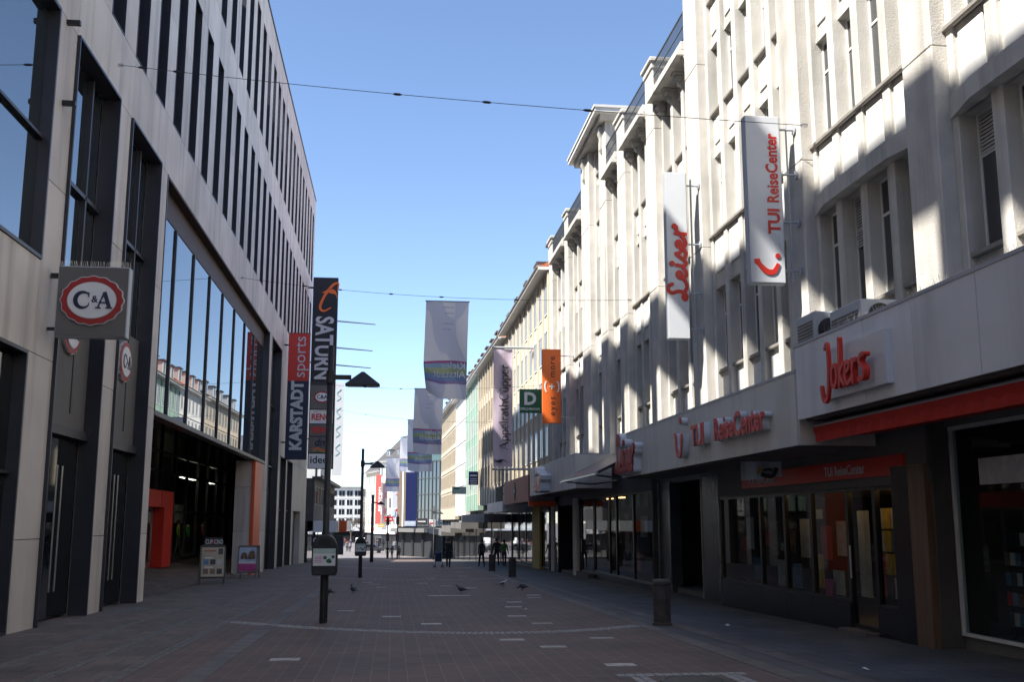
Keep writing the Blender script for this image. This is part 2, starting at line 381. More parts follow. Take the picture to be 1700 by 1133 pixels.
# pale inlaid plates
for i, (x, y) in enumerate([(-1.08, 26.35), (0.03, 24.26), (0.84, 22.1), (-0.96, 43.63), (-0.64, 41.79), (-0.34, 38.9), (2.05, 39.89), (1.24, 42.46), (1.76, 47.77), (2.84, 38.08), (3.39, 29.35), (3.13, 27.32), (2.84, 24.05), (3.11, 21.9), (2.09, 18.44), (2.61, 17.17), (3.68, 18.53), (3.15, 14.62), (4.4, 32.91), (4.23, 31.52), (3.34, 50.17), (3.6, 56.48), (1.8, 33.06), (-1.5, 15.9)]):
    wv = 0.42 if i != 22 else 1.3
    o = piece('inlaid_plate', x - wv / 2, x + wv / 2, y - .15, y + .15, G(y) - .03, G(y) + .007, 'plate', street); o.rotation_euler = (-0.0172, 0, 0)
# manhole in the foreground
mh = thing('manhole_cover', 'round iron manhole cover framed by setts near the bottom edge', 'manhole', (3.7, 12.9, G(12.9)))
MB().lathe([(0.42, -0.02), (0.42, 0.010), (0.36, 0.011), (0.35, 0.004), (0.34, 0.012), (0.02, 0.012)], (3.7, 12.9, G(12.9)), 28).build('cover', 'iron', mh)
b = MB(); random.seed(3)
for i in range(14):
    for j in range(2):
        for sgn in (-1, 1):
            x = 3.7 - .78 + i * .12; y = 12.9 + sgn * (.52 + j * .12); b.box(x - .052, x + .052, y - .052, y + .052, G(y) - .02, G(y) + .009)
            x2 = 3.7 + sgn * (.54 + j * .12); y2 = 12.9 - .42 + i * .065
            if i % 2 == 0: b.box(x2 - .052, x2 + .052, y2 - .052, y2 + .052, G(y2) - .02, G(y2) + .0085)
b.build('sett_frame', 'sett', mh)['kind'] = 'stuff'

# ------------------------------------------------------------------ LEFT: the shopping mall, facade plane x = -7
mall = thing('shopping_mall', 'modern pale stone shopping mall with rows of tall narrow dark windows', 'building', (-7.5, 30, G(30)))
XF = -7.0
# cores (behind the facade)
core = MB().box(-40, -8.2, -40, 31.4, -3, 24.0).box(-40, -7.62, -40, 86.8, 12.2, 24.0).box(-40, -14, 31.4, 73, -3, 12.2).box(-40, -7.62, 73, 86.8, -3, 12.2).box(-14, -10.9, 31.4, 73, 7.3, 12.2).box(-10.9, -7.62, 31.4, 73, 7.3, 12.2)
core.build('core', 'core', mall)
MB().box(-41, -7.0, 86.8, 87.0, -3, 28.6).build('end_wall', 'cladding', mall)
P0 = 24.56; PITCH = 2.395; WW = 1.19
def panel(y0, y1, z0, z1, d=0.45):
    piece('cladding_panel', XF - d, XF, y0 + .007, y1 - .007, z0 + .007, z1 - .007, 'cladding', mall, 0.004)
def mall_window(y0, y1, z0, z1, pane_top=None, louvre=False):
    fr = MB(); t = .035
    fr.box(XF - .42, XF + .012, y0, y0 + t, z0, z1).box(XF - .42, XF + .012, y1 - t, y1, z0, z1).box(XF - .42, XF + .012, y0 + t, y1 - t, z0, z0 + t).box(XF - .42, XF + .012, y0 + t, y1 - t, z1 - t, z1)
    fr.box(XF - .40, XF - .34, y0 + t, y1 - t, (z0 + z1) / 2 - .03 - 0.9, (z0 + z1) / 2 + .03 - 0.9)
    if louvre:
        for k in range(9):
            zz = z1 - .25 - k * .27
            fr.face([(XF - .36, y0 + t, zz), (XF - .20, y0 + t, zz - .13), (XF - .20, y1 - t, zz - .13), (XF - .36, y1 - t, zz)])
    wn = fr.build('window', 'dark_metal', mall)
    if pane_top is None: pane_top = z1 - t
    piece('pane', XF - .40, XF - .37, y0 + t, y1 - t, z0 + t, pane_top, 'dark_glass', wn)
k0 = -10
for k in range(k0, 26):
    y0 = P0 + k * PITCH; y1 = y0 + WW; yn = y0 + PITCH
    off_frame = y1 < 16
    if k == k0: MB().box(-7.5, XF, -109, y0, -3, 28.6).build('wall', 'cladding', mall)
    ye = yn if k < 25 else 86.78
    for (za, zb) in ((13.87, 19.43), (21.2, 26.85)):
        if za < 20 and off_frame: piece('cladding_panel', XF - .45, XF, y0, ye, za, zb, 'cladding', mall); continue
        mid = (za + zb) / 2 + .35
        panel(y1, ye, za, mid); panel(y1, ye, mid, zb)
        if za < 20: mall_window(y0, y1, za, zb)
        elif y0 < 44: mall_window(y0, y1, za, zb, pane_top=25.0)
        elif y0 < 52: mall_window(y0, y1, za, zb)
        else: mall_window(y0, y1, za, zb, pane_top=24.3, louvre=True)
    for (za, zb) in ((12.14, 13.87), (19.43, 21.2), (26.85, 28.6)):
        if za < 13 and off_frame: piece('cladding_panel', XF - .45, XF, y0, ye, za, zb, 'cladding', mall); continue
        panel(y0 if k > k0 else y0, ye, za, zb)
MB().box(-7.5, XF + .05, -40, 87.05, 28.6, 28.72).build('coping', 'dark_metal', mall)
# lower storeys, near part: large windows y < 20.95
def big_window(y0, y1, z0, z1, bars_y=(), bars_z=(), depth=.55, glass='mirror_glass', xg=None):
    xg = xg if xg is not None else XF - depth; fr = MB(); t = .07
    fr.box(xg - .02, XF + .03, y0, y0 + t, z0, z1).box(xg - .02, XF + .03, y1 - t, y1, z0, z1)
    fr.box(xg - .02, XF + .03, y0 + t, y1 - t, z0, z0 + t).box(xg - .02, XF + .03, y0 + t, y1 - t, z1 - t, z1)
    for yy in bars_y: fr.box(xg, xg + .1, yy - .035, yy + .035, z0 + t, z1 - t)
    for zz in bars_z: fr.box(xg, xg + .09, y0 + t, y1 - t, zz - .03, zz + .03)
    wn = fr.build('window', 'dark_metal', mall)
    ys = [y0 + t] + list(bars_y) + [y1 - t]; zs = [z0 + t] + list(bars_z) + [z1 - t]
    for a, c in zip(ys, ys[1:]):
        for e, f in zip(zs, zs[1:]): piece('pane', xg - .03, xg, a + .01, c - .01, e + .01, f - .01, glass, wn)
    return wn
big_window(12.5, 20.95, 6.8, 12.14, (16.2,), (9.3,), .2)
panel(8.6, 12.5, -3, 12.14); MB().box(-7.45, XF, -1.6, 8.6, -3, 12.14).build('wall', 'cladding', mall)
panel(12.5, 16.6, 4.93, 6.8); panel(16.6, 20.95, 4.93, 6.8)
big_window(12.5, 20.6, G(16) - .1, 4.93, (15.0, 18.0), (2.6,), glass='dark_glass', depth=.2)
for a, c in ((20.95, 22.15), (25.65, 26.9), (30.4, 31.45)):                  # piers between the portals
    lo = 20.6 if a < 21 else a
    for z0, z1 in ((-1.2, 1.35), (1.35, 4.93), (4.93, 8.5), (8.5, 12.14)): panel(lo if z1 < 5 else a, c, z0, z1, 1.2 if a > 25 else 1.19)
for y0, y1 in ((22.15, 25.65), (26.9, 30.4)):
    p = MB(); t = .06; xb = XF - .36
    p.box(xb, XF + .07, y0, y0 + t, -1, 12.14).box(xb, XF + .07, y1 - t, y1, -1, 12.14).box(xb, XF + .07, y0 + t, y1 - t, 12.14 - t, 12.14)
    p.box(xb - .03, xb + .1, y0 + t, y1 - t, 9.1, 9.2).box(xb - .03, xb + .1, (y0 + y1) / 2 + .5, (y0 + y1) / 2 + .6, 4.1, 12.05)
    p.box(xb - .03, xb + .2, y0 + t, y1 - t, 3.55, 3.75)
    po = p.build('portal_frame', 'dark_metal', mall)
    piece('pane', xb - .05, xb - .02, y0 + t, y1 - t, 6.76, 12.05, 'mirror_glass', po)
    piece('transom_panel', xb - .05, XF - .28, y0 + t, y1 - t, 3.75, 6.75, 'soffit', po)
    piece('door_glass', xb - .05, xb - .02, y0 + t, y1 - t, G(y0), 3.55, 'dark_glass', po)
    hd = MB()
    for yy in ((y0 + y1) / 2 - .18, (y0 + y1) / 2 + .18): hd.tube([(xb + .12, yy, .2), (xb + .12, yy, 2.9)], .022)
    hd.build('door_handle', 'steel', po)
# medallions over the portals
def medallion(parent, o, face, rx, rz, dep=0.06):
    rt, up = FACE[face]; o = Vector(o); nn = rt.cross(up)
    def ell(a, c, n=96, lob=0):
        return [o + rt * (a * math.cos(t) * (1 + lob * math.cos(16 * t))) + up * (c * math.sin(t) * (1 + lob * math.cos(16 * t))) for t in (2 * PI * i / n for i in range(n))]
    MB().prism(ell(rx, rz, 128, .022), nn * dep).build('medallion_edge', 'grey_letter', parent)
    MB().prism([p + nn * (dep + .002) for p in ell(rx * .965, rz * .96, 128, .022)], nn * .012).build('medallion_rim', 'red_dark', parent)
    MB().prism([p + nn * (dep + .016) for p in ell(rx * .775, rz * .745, 64)], nn * .008).build('medallion_ring', 'grey_letter', parent)
    MB().prism([p + nn * (dep + .026) for p in ell(rx * .755, rz * .72, 64)], nn * .008).build('medallion_field', 'white', parent)
    q = o + nn * (dep + .036); s = rx / .6; L = MB()
    def g(pts, wd, sm=True): L.ribbon([(x * s, y * s) for x, y in pts], (lambda t: wd(t) * s) if callable(wd) else wd * s, q, rt, up, .006, smooth=sm)
    C = [(-.13 + .145 * math.cos(t) - .03, .155 * math.sin(t)) for t in (R(40 + i * 20) for i in range(15))]
    g(C, lambda t: .022 + .062 * math.sin(PI * t) ** 1.2)
    g([(-.056, .155), (-.056, .06)], .02, False); g([(-.048, -.10), (-.048, -.055)], .012, False)
    g([(.235, .165), (.34, -.14)], .075, False); g([(.235, .165), (.125, -.14)], .025, False); g([(.165, -.045), (.30, -.045)], .024, False)
    g([(.075, -.15), (.18, -.15)], .024, False); g([(.275, -.15), (.40, -.15)], .024, False)
    L.build('lettering', 'navy', parent)
    text('&', .19 * s, 'navy', parent, q + rt * .055 * s + up * .015 * s, face, .003, .004 * s)
for y in (24.0, 28.75): medallion(mall, (XF - .275, y, 5.93), 'left', .64, .55)
# spotlights on the wall
for y, z in ((21.42, 12.06), (21.5, 10.3)): piece('spotlight', XF, XF + .27, y - .05, y + .05, z - .05, z + .05, 'black_metal', mall)
# long mirror window over the recessed entrance
fr = MB(); GB = [31.52, 34.53, 37.74, 41.1, 44.3, 47.65, 51.0, 54.4, 58.5]; xg = XF - .32
for yy in GB[1:-1]: fr.box(xg - .05, xg + .06, yy - .05, yy + .05, 4.93, 11.2)
fr.box(xg - .05, XF + .02, 31.45, 58.6, 4.78, 4.93).box(xg - .05, XF + .02, 31.45, 31.52, 4.93, 12.14).box(xg - .05, XF + .02, 58.5, 58.6, 4.93, 12.14)
lw = fr.build('long_window', 'dark_metal', mall)
MB().box(-7.62, xg + .02, 31.52, 58.5, 11.2, 12.13).box(xg + .03, XF, 31.52, 58.5, 12.06, 12.13).build('top_reveal', 'brown_reveal', lw)
for a, c in zip(GB, GB[1:]): piece('pane', xg - .04, xg, a + .02, c - .02, 4.94, 11.19, 'mirror_glass', lw)
MB().box(-10.9, -7.6, 31.45, 73, 7.1, 7.29).build('soffit', 'dark_metal', mall)
# recess: floor ramp, inner glass wall
b = MB()
for a, c in ((31, 40), (40, 50), (50, 60), (60, 73)): b.face([(-11, a, -.3), (XF - .6, a, max(G(a), -3) + .004), (XF - .6, c, G(c) + .004), (-11, c, -.3)])
b.build('entrance_floor', 'slab_left', mall)
fr = MB()
for i in range(14):
    yy = 31.6 + i * 3.15; fr.box(-10.85, -10.7, yy - .05, yy + .05, -.3, 7.1)
for zz in (2.15, 4.0, 4.9): fr.box(-10.84, -10.71, 31.5, 73, zz - .05, zz + .05)
fr.box(-10.84, -10.71, 31.5, 73, -.3, -.1)
cw = fr.build('shop_front', 'dark_metal', mall)
for i in range(13):
    a = 31.6 + i * 3.15 + .05
    for z0, z1 in ((-.1, 2.1), (2.2, 3.95), (4.05, 4.85), (4.95, 7.08)): piece('pane', -10.80, -10.78, a, a + 3.05, z0, z1, 'curtain_glass', cw)
MB().box(-13.9, -10.9, 31.5, 73, -.35, -.3).build('shop_floor', 'interior', mall)
MB().box(-10.72, -10.2, 43.0, 50.9, 2.32, 3.05).box(-10.72, -10.2, 49.0, 50.9, -.35, 2.32).build('red_portal', 'red', mall)
for i, (y, h) in enumerate(((56, 2.4), (61, 2.6), (66, 2.4), (69, 1.9))): piece('display_panel', -13.5, -13.4, y - 1.2, y + 1.2, 1.6, 1.6 + h * .6, ('red_dark', 'poster_pale', 'poster_dark', 'poster_pale')[i], mall)
for y in (44.2, 46.0, 47.8):                                    # doors inside the red portal
    f = MB().box(-10.70, -10.62, y - .85, y - .79, -.3, 2.3).box(-10.70, -10.62, y + .79, y + .85, -.3, 2.3).box(-10.70, -10.62, y - .79, y + .79, 2.2, 2.3).box(-10.70, -10.62, y - .79, y + .79, -.3, -.12)
    dr = f.build('door', 'steel', mall); MB().tube([(-10.58, y + .6, .5), (-10.58, y + .6, 1.5)], .02).build('door_handle', 'steel', dr)
for y in (45.5, 48.3): piece('portal_seam', -10.199, -10.19, y - .012, y + .012, 2.32, 3.05, 'red_dark', mall)
# pier and orange strip after the recess
for z0, z1 in ((-1.4, 1.2), (1.2, 3.4), (3.4, 4.75)): panel(57.2, 59.9, z0, z1, .9); piece('cladding_panel', -7.95, -7.14, 54.55, 57.18, z0 + .007, z1 - .007, 'cladding', mall, .004)
piece('orange_strip', -7.13, -6.96, 54.5, 57.19, -1.4, 4.72, 'orange_panel', mall, .006)
for z0, z1 in ((4.75, 8.4), (8.4, 12.14)): panel(58.6, 59.9, z0, z1, .6)
big_window(59.9, 65.0, -1.4, 12.14, (62.4,), (4.9, 8.5), .35, 'dark_glass')
for z0, z1 in ((-1.4, 1.2), (1.2, 4.9), (4.9, 8.5), (8.5, 12.14)): panel(65.0, 66.5, z0, z1)
for z0, z1 in ((5.75, 8.5), (8.5, 12.14)):
    panel(66.5, 70.9, z0, z1); panel(70.9, 74.5, z0, z1); panel(74.5, 80.5, z0, z1); panel(80.5, 86.78, z0, z1)
big_window(66.5, 69.9, -1.5, 5.75, (), (2.4,), .3, 'dark_glass'); big_window(70.9, 74.5, -1.6, 5.75, (), (2.4,), .3, 'dark_glass')
panel(69.9, 70.9, -1.6, 5.75)
for z0, z1 in ((2.4, 5.75),): panel(74.5, 80.5, z0, z1); panel(80.5, 86.78, z0, z1)
panel(74.5, 76, -1.7, 2.4); panel(82, 86.78, -1.9, 2.4)
piece('entrance_recess', -7.6, -7.4, 76, 82, -1.8, 2.4, 'dark_metal', mall)

# ------------------------------------------------------------------ RIGHT: the stone buildings, pilaster plane x = 8.4
XP, XM, XW = 8.4, 8.66, 9.08
FLOORS = [(5.74, 7.96), (9.52, 11.75), (13.02, 15.0), (16.4, 18.4), (19.7, 21.6)]
def stone_bay(par, y0, y1, n, mw, floors, top, arched=False, blinds=0.3, frame_out=0.0, narrow=None):
    """bay of n windows between y0 and y1, stone mullions of width mw between them, spandrels under each window"""
    e = narrow if narrow is not None else mw * .6
    wv = (y1 - y0 - 2 * e - (n - 1) * mw) / n; zb = 4.0
    edges = [y0 + e + i * (wv + mw) for i in range(n)]
    # mullions and edge posts, from the canopy to the top of the bay
    for ya, yb in [(y0, y0 + e)] + [(a + wv, a + wv + mw) for a in edges[:-1]] + [(y1 - e, y1)]:
        piece('mullion', XM, XW, ya, yb, zb, top, 'stone_smooth', par, .015)
    for fi, (s, h) in enumerate(floors):
        XS = 8.73 if fi == 1 else 8.81
        below = zb if fi == 0 else floors[fi - 1][1]
        for a in edges:
            c = a + wv
            # spandrel under the sill: recessed plate with a raised white panel
            piece('spandrel', XS, XW, a, c, below + (.0 if fi == 0 else .10), s - .08, 'stone_smooth', par)
            if s - below > .9: piece('raised_panel', XS - .035, XS, a + .10, c - .10, max(below + .35, s - 1.12), s - .22, 'panel_white', par, .012)
            if fi: piece('window_head', XS - .02, XW, a, c, below, below + .10, 'stone_smooth', par)
            piece('window_sill', XM + .03, XW - .02, a - .02 if fi == 1 else a + .003, c + .02 if fi == 1 else c - .003, s - .08, s, 'sill', par, .01)
            t = .055; xf = XW - .16 if random.random() < .6 else XW - .12
            f = MB().box(xf, xf + .06, a + .002, a + t, s, h).box(xf, xf + .06, c - t, c - .002, s, h).box(xf, xf + .06, a + t, c - t, s, s + t).box(xf, xf + .06, a + t, c - t, h - t, h)
            f.box(xf, xf + .06, a + t, c - t, s + (h - s) * .68, s + (h - s) * .68 + .05)
            wn = f.build('window', 'frame_white', par)
            piece('pane', xf + .02, xf + .03, a + t, c - t, s + t, h - t, 'window_glass' if random.random() < .72 else 'curtained_glass', wn)
            if random.random() < blinds:
                q = random.uniform(.25, .8); bb = MB(); k = int((h - s) * q / .06)
                for i in range(k): zz = h - .02 - i * .06; bb.face([(xf - .02, a + .06, zz - .055), (xf - .005, a + .06, zz), (xf - .005, c - .06, zz), (xf - .02, c - .06, zz - .055)])
                bb.build('roller_blind', 'blind', wn)
    s, h = floors[-1]; XS = 8.81
    if top > h + .02: piece('spandrel', XS, XW, y0 + e, y1 - e, h, top, 'stone_smooth', par)
    # string course over the first floor and the deep lintel under it
    zs = floors[1][0]
    piece('string_course', XM - .07, XM, y0, y1, zs - .10, zs - .02, 'sill', par, .01)
    zl = floors[0][1]
    if arched:                                                  # bowed ledge over the first-floor windows
        MB().prism([(XM + .1, y0, zl), (XM - .02, y0, zl), (XM - .2, y0 + .85, zl), (XM - .2, y1 - .85, zl), (XM - .02, y1, zl), (XM + .1, y1, zl)], (0, 0, .30)).build('bowed_ledge', 'stone_smooth', par)
        MB().prism([(XM + .1, y0, zl + .3), (XM - .01, y0, zl + .3), (XM - .14, y0 + .85, zl + .3), (XM - .14, y1 - .85, zl + .3), (XM - .01, y1, zl + .3), (XM + .1, y1, zl + .3)], (0, 0, .07)).build('bowed_ledge', 'stone_smooth', par)
def pilaster(par, y0, y1, top, xf=XP, cap=True):
    z = 4.0
    for zt in (9.2, 14.6, top):
        if zt <= z: continue
        piece('pilaster', xf, 9.3, y0, y1, z, min(zt, top), 'stone', par, .02); z = min(zt, top)
        if z >= top: break
    if cap:
        piece('pilaster_cap', xf - .12, 9.25, y0 - .12, y1 + .12, top, top + .16, 'stone_smooth', par, .03)
        piece('pilaster_cap', xf - .05, 9.2, y0 - .06, y1 + .06, top - .22, top, 'stone_smooth', par, .02)
tall = thing('stone_block', 'tall light stone office block with deep mullioned windows above the shop canopies', 'building', (11, 18, G(18)))
MB().box(9.09, 24, -12, 28.5, 3.9, 22.6).build('wall', 'stone_smooth', tall)
for a, c in ((9.0, 9.9), (14.75, 15.72), (20.15, 21.2), (27.3, 28.5)): pilaster(tall, a, c, 22.6, cap=False)
random.seed(11)
stone_bay(tall, 9.9, 14.75, 4, .30, FLOORS, 22.6, blinds=.4, arched=True)
stone_bay(tall, 15.72, 20.15, 4, .27, FLOORS, 22.6, blinds=.2, arched=True)
stone_bay(tall, 21.2, 27.3, 5, .27, FLOORS, 22.6, blinds=.08)
MB().box(XP, 9.3, -12, 9.0, 3.9, 22.59).build('side_wall', 'stone', tall)
MB().box(8.5, 24, -110, -12, -3, 22.6).build('unseen_rear_block', 'stone_smooth', tall)
MB().box(-14, 24, -125, -110, -3, 22.6).build('unseen_rear_block', 'stone_smooth', tall)  # unseen end building across the street, added to darken camera-facing surfaces
MB().box(XP - .35, 24, -12, 28.5, 22.6, 22.95).build('cornice', 'stone_smooth', tall)
terr = thing('terrace_block', 'light stone building with roof terrace railing and corner pavilion under a flat eave', 'building', (11, 42, G(42)))
MB().box(9.09, 24, 28.51, 55.9, 3.9, 15.6).build('wall', 'stone_smooth', terr)
for a, c in ((32.25, 33.35), (36.75, 38.0), (49.6, 50.6), (54.65, 55.85)): pilaster(terr, a, c, 16.95)
pilaster(terr, 40.2, 41.6, 18.0, cap=False); pilaster(terr, 43.9, 45.8, 18.0, cap=False)
F3 = FLOORS[:3]; F3 = [F3[0], F3[1], (13.02, 15.0)]
for y0, y1, n in ((28.5, 32.25, 3), (33.35, 36.75, 3), (38.0, 40.2, 2), (45.8, 49.6, 3), (50.6, 54.65, 3)):
    stone_bay(terr, y0, y1, n, .24, F3, 15.45, blinds=.08)
    piece('terrace_slab', XP - .22, 9.2, y0, y1, 15.45, 15.62, 'stone_smooth', terr, .02); piece('terrace_slab', XP - .10, 9.2, y0, y1, 15.62, 15.9, 'stone_smooth', terr, .02)
    e = .18; wv = (y1 - y0 - 2 * e - (n - 1) * .30) / n
    for i in range(n + 1):                                    # carved corbel heads under the slab
        yc = y0 + e + i * (wv + .30) - .15
        if 0 < i < n or True:
            yc = min(max(yc, y0 + .16), y1 - .16)
            cb = MB().rings([[(XM - d * .9, yc + q * ww, z) for q in (-1, 1)] + [(XM + .05, yc + q * ww, z) for q in (1, -1)] for z, d, ww in ((14.98, .02, .05), (15.04, .12, .09), (15.10, .16, .10), (15.15, .13, .075), (15.20, .22, .12), (15.30, .25, .13), (15.35, .19, .10), (15.38, .30, .15), (15.445, .32, .15))])
            cb.build('corbel_head', 'stone_smooth', terr)
    rl = MB()
    rl.box(XP + .02, XP + .06, y0, y1, 16.86, 16.91).box(XP + .02, XP + .06, y0, y1, 16.02, 16.05).box(XP + .02, XP + .05, y0, y1, 16.42, 16.44)
    kk = int((y1 - y0) / .11)
    for i in range(kk): yy = y0 + (i + .5) * (y1 - y0) / kk; rl.box(XP + .03, XP + .045, yy - .008, yy + .008, 15.9, 16.86)
    rl.build('railing', 'rail', terr)
# pavilion: two rows of slit windows, floors to the flat eave
MB().box(9.09, 13, 40.22, 45.78, 15.5, 18.0).build('pavilion_wall', 'stone_smooth', terr)
MB().box(XP + .01, 9.3, 40.21, 41.59, 15.5, 17.98).build('pavilion_side', 'stone', terr)
stone_bay(terr, 41.6, 43.9, 2, .30, [(5.74, 7.96), (9.8, 13.1), (14.7, 16.4), (16.9, 17.85)], 18.0, blinds=0)
for a in (40.9, 44.85):                                       # carved drops under the eave
    MB().rings([[(XP - d, a - ww, z), (XP - d, a + ww, z), (XP + .02, a + ww, z), (XP + .02, a - ww, z)] for z, d, ww in ((16.85, .03, .08), (17.0, .10, .14), (17.5, .08, .16), (17.7, .14, .2), (17.95, .18, .22))]).build('eave_bracket', 'stone_smooth', terr)
MB().box(XP - .25, 13.2, 39.95, 46.1, 18.0, 18.22).build('eave', 'stone_smooth', terr)
MB().box(XP - .50, 13.5, 39.7, 46.35, 18.22, 18.40).box(XP - .55, 13.55, 39.65, 46.4, 18.40, 18.50).build('eave_roof', 'fascia_beige', terr)

# ------------------------------------------------------------------ canopies over the shops
def canopy(par, y0, y1, z0, z1, x0, m, joints, back=8.39):
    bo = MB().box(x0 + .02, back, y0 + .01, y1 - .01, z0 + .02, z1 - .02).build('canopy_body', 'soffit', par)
    ys = [y0] + joints + [y1]
    for a, c in zip(ys, ys[1:]): piece('fascia_panel', x0 - .02, x0 + .02, a + .006, c - .006, z0, z1, m, par, .004)
    MB().box(x0 + .02, back, y0 - .02, y0 + .01, z0, z1).build('end_panel', m, par)
    MB().box(x0 - .03, back, y0 - .03, y1 + .03, z1, z1 + .05).build('coping', 'sign_side', par)
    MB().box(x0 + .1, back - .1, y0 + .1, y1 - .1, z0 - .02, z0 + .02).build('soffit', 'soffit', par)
XC = 7.0
book = thing('shop_canopy', 'pale grey panelled canopy carrying the red brush-script shop name', 'canopy', (7.7, 13.5, 3.4))
canopy(book, 4.5, 17.44, 3.43, 4.70, XC, 'fascia', [6.0, 8.0, 10.1, 11.65, 13.25, 14.75, 16.2])
travel = thing('shop_canopy', 'long beige canopy carrying the travel agency and shoe shop letters', 'canopy', (7.7, 24, 3.0))
canopy(travel, 17.50, 31.63, 3.0, 4.28, XC, 'fascia_beige', [25.4])
shoe2 = thing('shop_canopy', 'shorter beige canopy beyond the dark awning with chrome letters', 'canopy', (7.7, 46, 2.9))
canopy(shoe2, 39.9, 53.5, 2.95, 4.25, XC, 'fascia_beige', [44.5])
# bird spikes along the near canopy
sp = MB(); random.seed(5)
for i in range(150):
    y = 9.5 + i * .05; x = XC + .25 + random.uniform(0, .3)
    for dx in (-.06, .06): sp.tube([(x, y, 4.75), (x + dx, y + random.uniform(-.05, .05), 4.98)], .002, 3)
o = sp.build('bird_spikes', 'steel', book); o['kind'] = 'stuff'

# script lettering: paths in units of the capital height
LEISER = [[(0.43, .78), (.38, .95), (.24, .97), (.17, .78), (.22, .5), (.19, .22), (.08, .06), (-.02, .12), (.05, .24), (.2, .15), (.36, .03), (.5, .08), (.6, .2)],
          [(.6, .2), (.80, .34), (.77, .5), (.66, .46), (.62, .24), (.70, .05), (.84, .08), (.95, .22)],
          [(1.02, .52), (.99, .2), (1.06, .04), (1.17, .12)],
          [(1.17, .12), (1.36, .55), (1.37, .40), (1.49, .2), (1.40, .04), (1.26, .09)],
          [(1.50, .12), (1.74, .34), (1.71, .5), (1.60, .46), (1.56, .24), (1.64, .05), (1.78, .08), (1.90, .24)],
          [(1.99, .54), (1.97, .04)], [(1.97, .30), (2.06, .48), (2.18, .50)]]
LEISER_DOTS = [(1.06, .76), (2.21, .60)]
def script(par, strokes, dots, s, wd, o, face, m, d, dr=.085, name='lettering', ky=1.0):
    rt, up = FACE[face]; b = MB(); strokes = [[(x, y * ky) for x, y in st] for st in strokes]; dots = [(x, y * ky) for x, y in dots]
    for st in strokes: b.ribbon([(x * s, y * s) for x, y in st], wd * s, o, rt, up, d)
    for st in strokes:
        for e in (st[0], st[-1]): b.disc((e[0] * s, e[1] * s), wd * s / 2, o, rt, up, d, n=12)
    for c in dots: b.disc((c[0] * s, c[1] * s), dr * s, o, rt, up, d)
    return b.build(name, m, par)
JOK = [[(.30, 1.02), (.38, 1.10), (.40, .6), (.36, .05), (.28, -.22), (.16, -.18), (.10, .12)],
       [(.62, .55), (.52, .45), (.52, .12), (.62, .05), (.70, .25), (.68, .5), (.62, .55)],
       [(.84, 1.12), (.82, .6), (.80, .02)], [(.98, .52), (.84, .30), (.98, .02)],
       [(1.02, .28), (1.16, .36), (1.16, .50), (1.07, .48), (1.03, .2), (1.10, .02), (1.22, .1)],
       [(1.30, .52), (1.30, .02)], [(1.30, .3), (1.36, .48), (1.46, .5)],
       [(1.72, .56), (1.60, .54), (1.56, .40), (1.68, .26), (1.66, .06), (1.52, .04)]]
lt = thing('shop_sign', 'red brush-script letters on a white board of the near canopy', 'sign', (6.9, 14.4, 3.6))
MB().box(6.88, 6.979, 13.85, 16.05, 3.62, 4.40).build('backing_board', 'sign_white', lt)
for ji, st in enumerate(JOK):
    b = MB(); b.lift = .006 * ji; rt, up = FACE['right']; o = (6.80, 15.95, 3.72); s = 1.0
    b.ribbon([(x * 1.02, y * .66) for x, y in st], .068, o, rt, up, .05)
    for e in (st[0], st[-1]): b.disc((e[0] * 1.02, e[1] * .66), .034, o, rt, up, .05, n=10)
    b.build('lettering', 'red', lt)
# deep channel letters of the travel agency on the canopy
def smile(par, o, face, s, m, d, rot=0):
    rt, up = FACE[face]
    b = MB(); b.ribbon([(0, .48), (.10, .46), (.12, .25), (.2, .05), (.36, 0), (.50, .08), (.58, .25), (.60, .48)], lambda t: (.10 + .07 * math.sin(PI * t)) * s if True else 0, o, rt, up, d) if s == 1 else b.ribbon([(x * s, y * s) for x, y in ((0, .48), (.10, .46), (.12, .25), (.2, .05), (.36, 0), (.50, .08), (.58, .25), (.60, .48))], .12 * s, o, rt, up, d)
    b.build('smile_logo', m, par); c = MB(); c.disc((.52 * s, .78 * s), .085 * s, o, rt, up, d); c.build('logo_dot', m, par)
tl = thing('shop_sign', 'red channel letters of the travel agency with smile logo on the beige canopy', 'sign', (6.8, 22, 3.3))
def channel(par, s, size, o, face, back='sign_white', front='red', dep=.15, off=.014, sx=1):
    rt, up = FACE[face] if isinstance(face, str) else face; n = rt.cross(up); o = Vector(o)
    text(s, size, back, par, o + n * dep / 2, face, dep / 2, off, sx, name='letter_body'); text(s, size, front, par, o + n * (dep + .008), face, .008, off + .004, sx)
channel(tl, 'TUI', .66, (6.975, 22.95, 3.60), 'right'); channel(tl, 'ReiseCenter', .66, (6.975, 20.2, 3.60), 'right', sx=.93)
smile(tl, (6.81, 24.85, 3.25), 'right', 1.05, 'red', .02); smile(tl, (6.975, 24.85, 3.25), 'right', 1.03, 'sign_white', .15)
ls = thing('shop_sign', 'red script letters in white channels at the far end of the long beige canopy', 'sign', (6.8, 30, 3.1))
script(ls, LEISER, LEISER_DOTS, 1.12, .19, (6.978, 31.4, 3.12), 'right', 'sign_white', .20, .10, 'letter_body'); script(ls, LEISER, LEISER_DOTS, 1.12, .155, (6.74, 31.4, 3.12), 'right', 'red_dark', .012, .085)
ls2 = thing('shop_sign', 'chrome and red script letters on the shorter beige canopy', 'sign', (6.8, 47, 3.1))
script(ls2, LEISER, LEISER_DOTS, 1.05, .19, (6.978, 48.6, 3.06), 'right', 'sign_white', .45, .10, 'letter_body'); script(ls2, LEISER, LEISER_DOTS, 1.05, .12, (6.52, 48.6, 3.06), 'right', 'lettering_red', .01, .07)
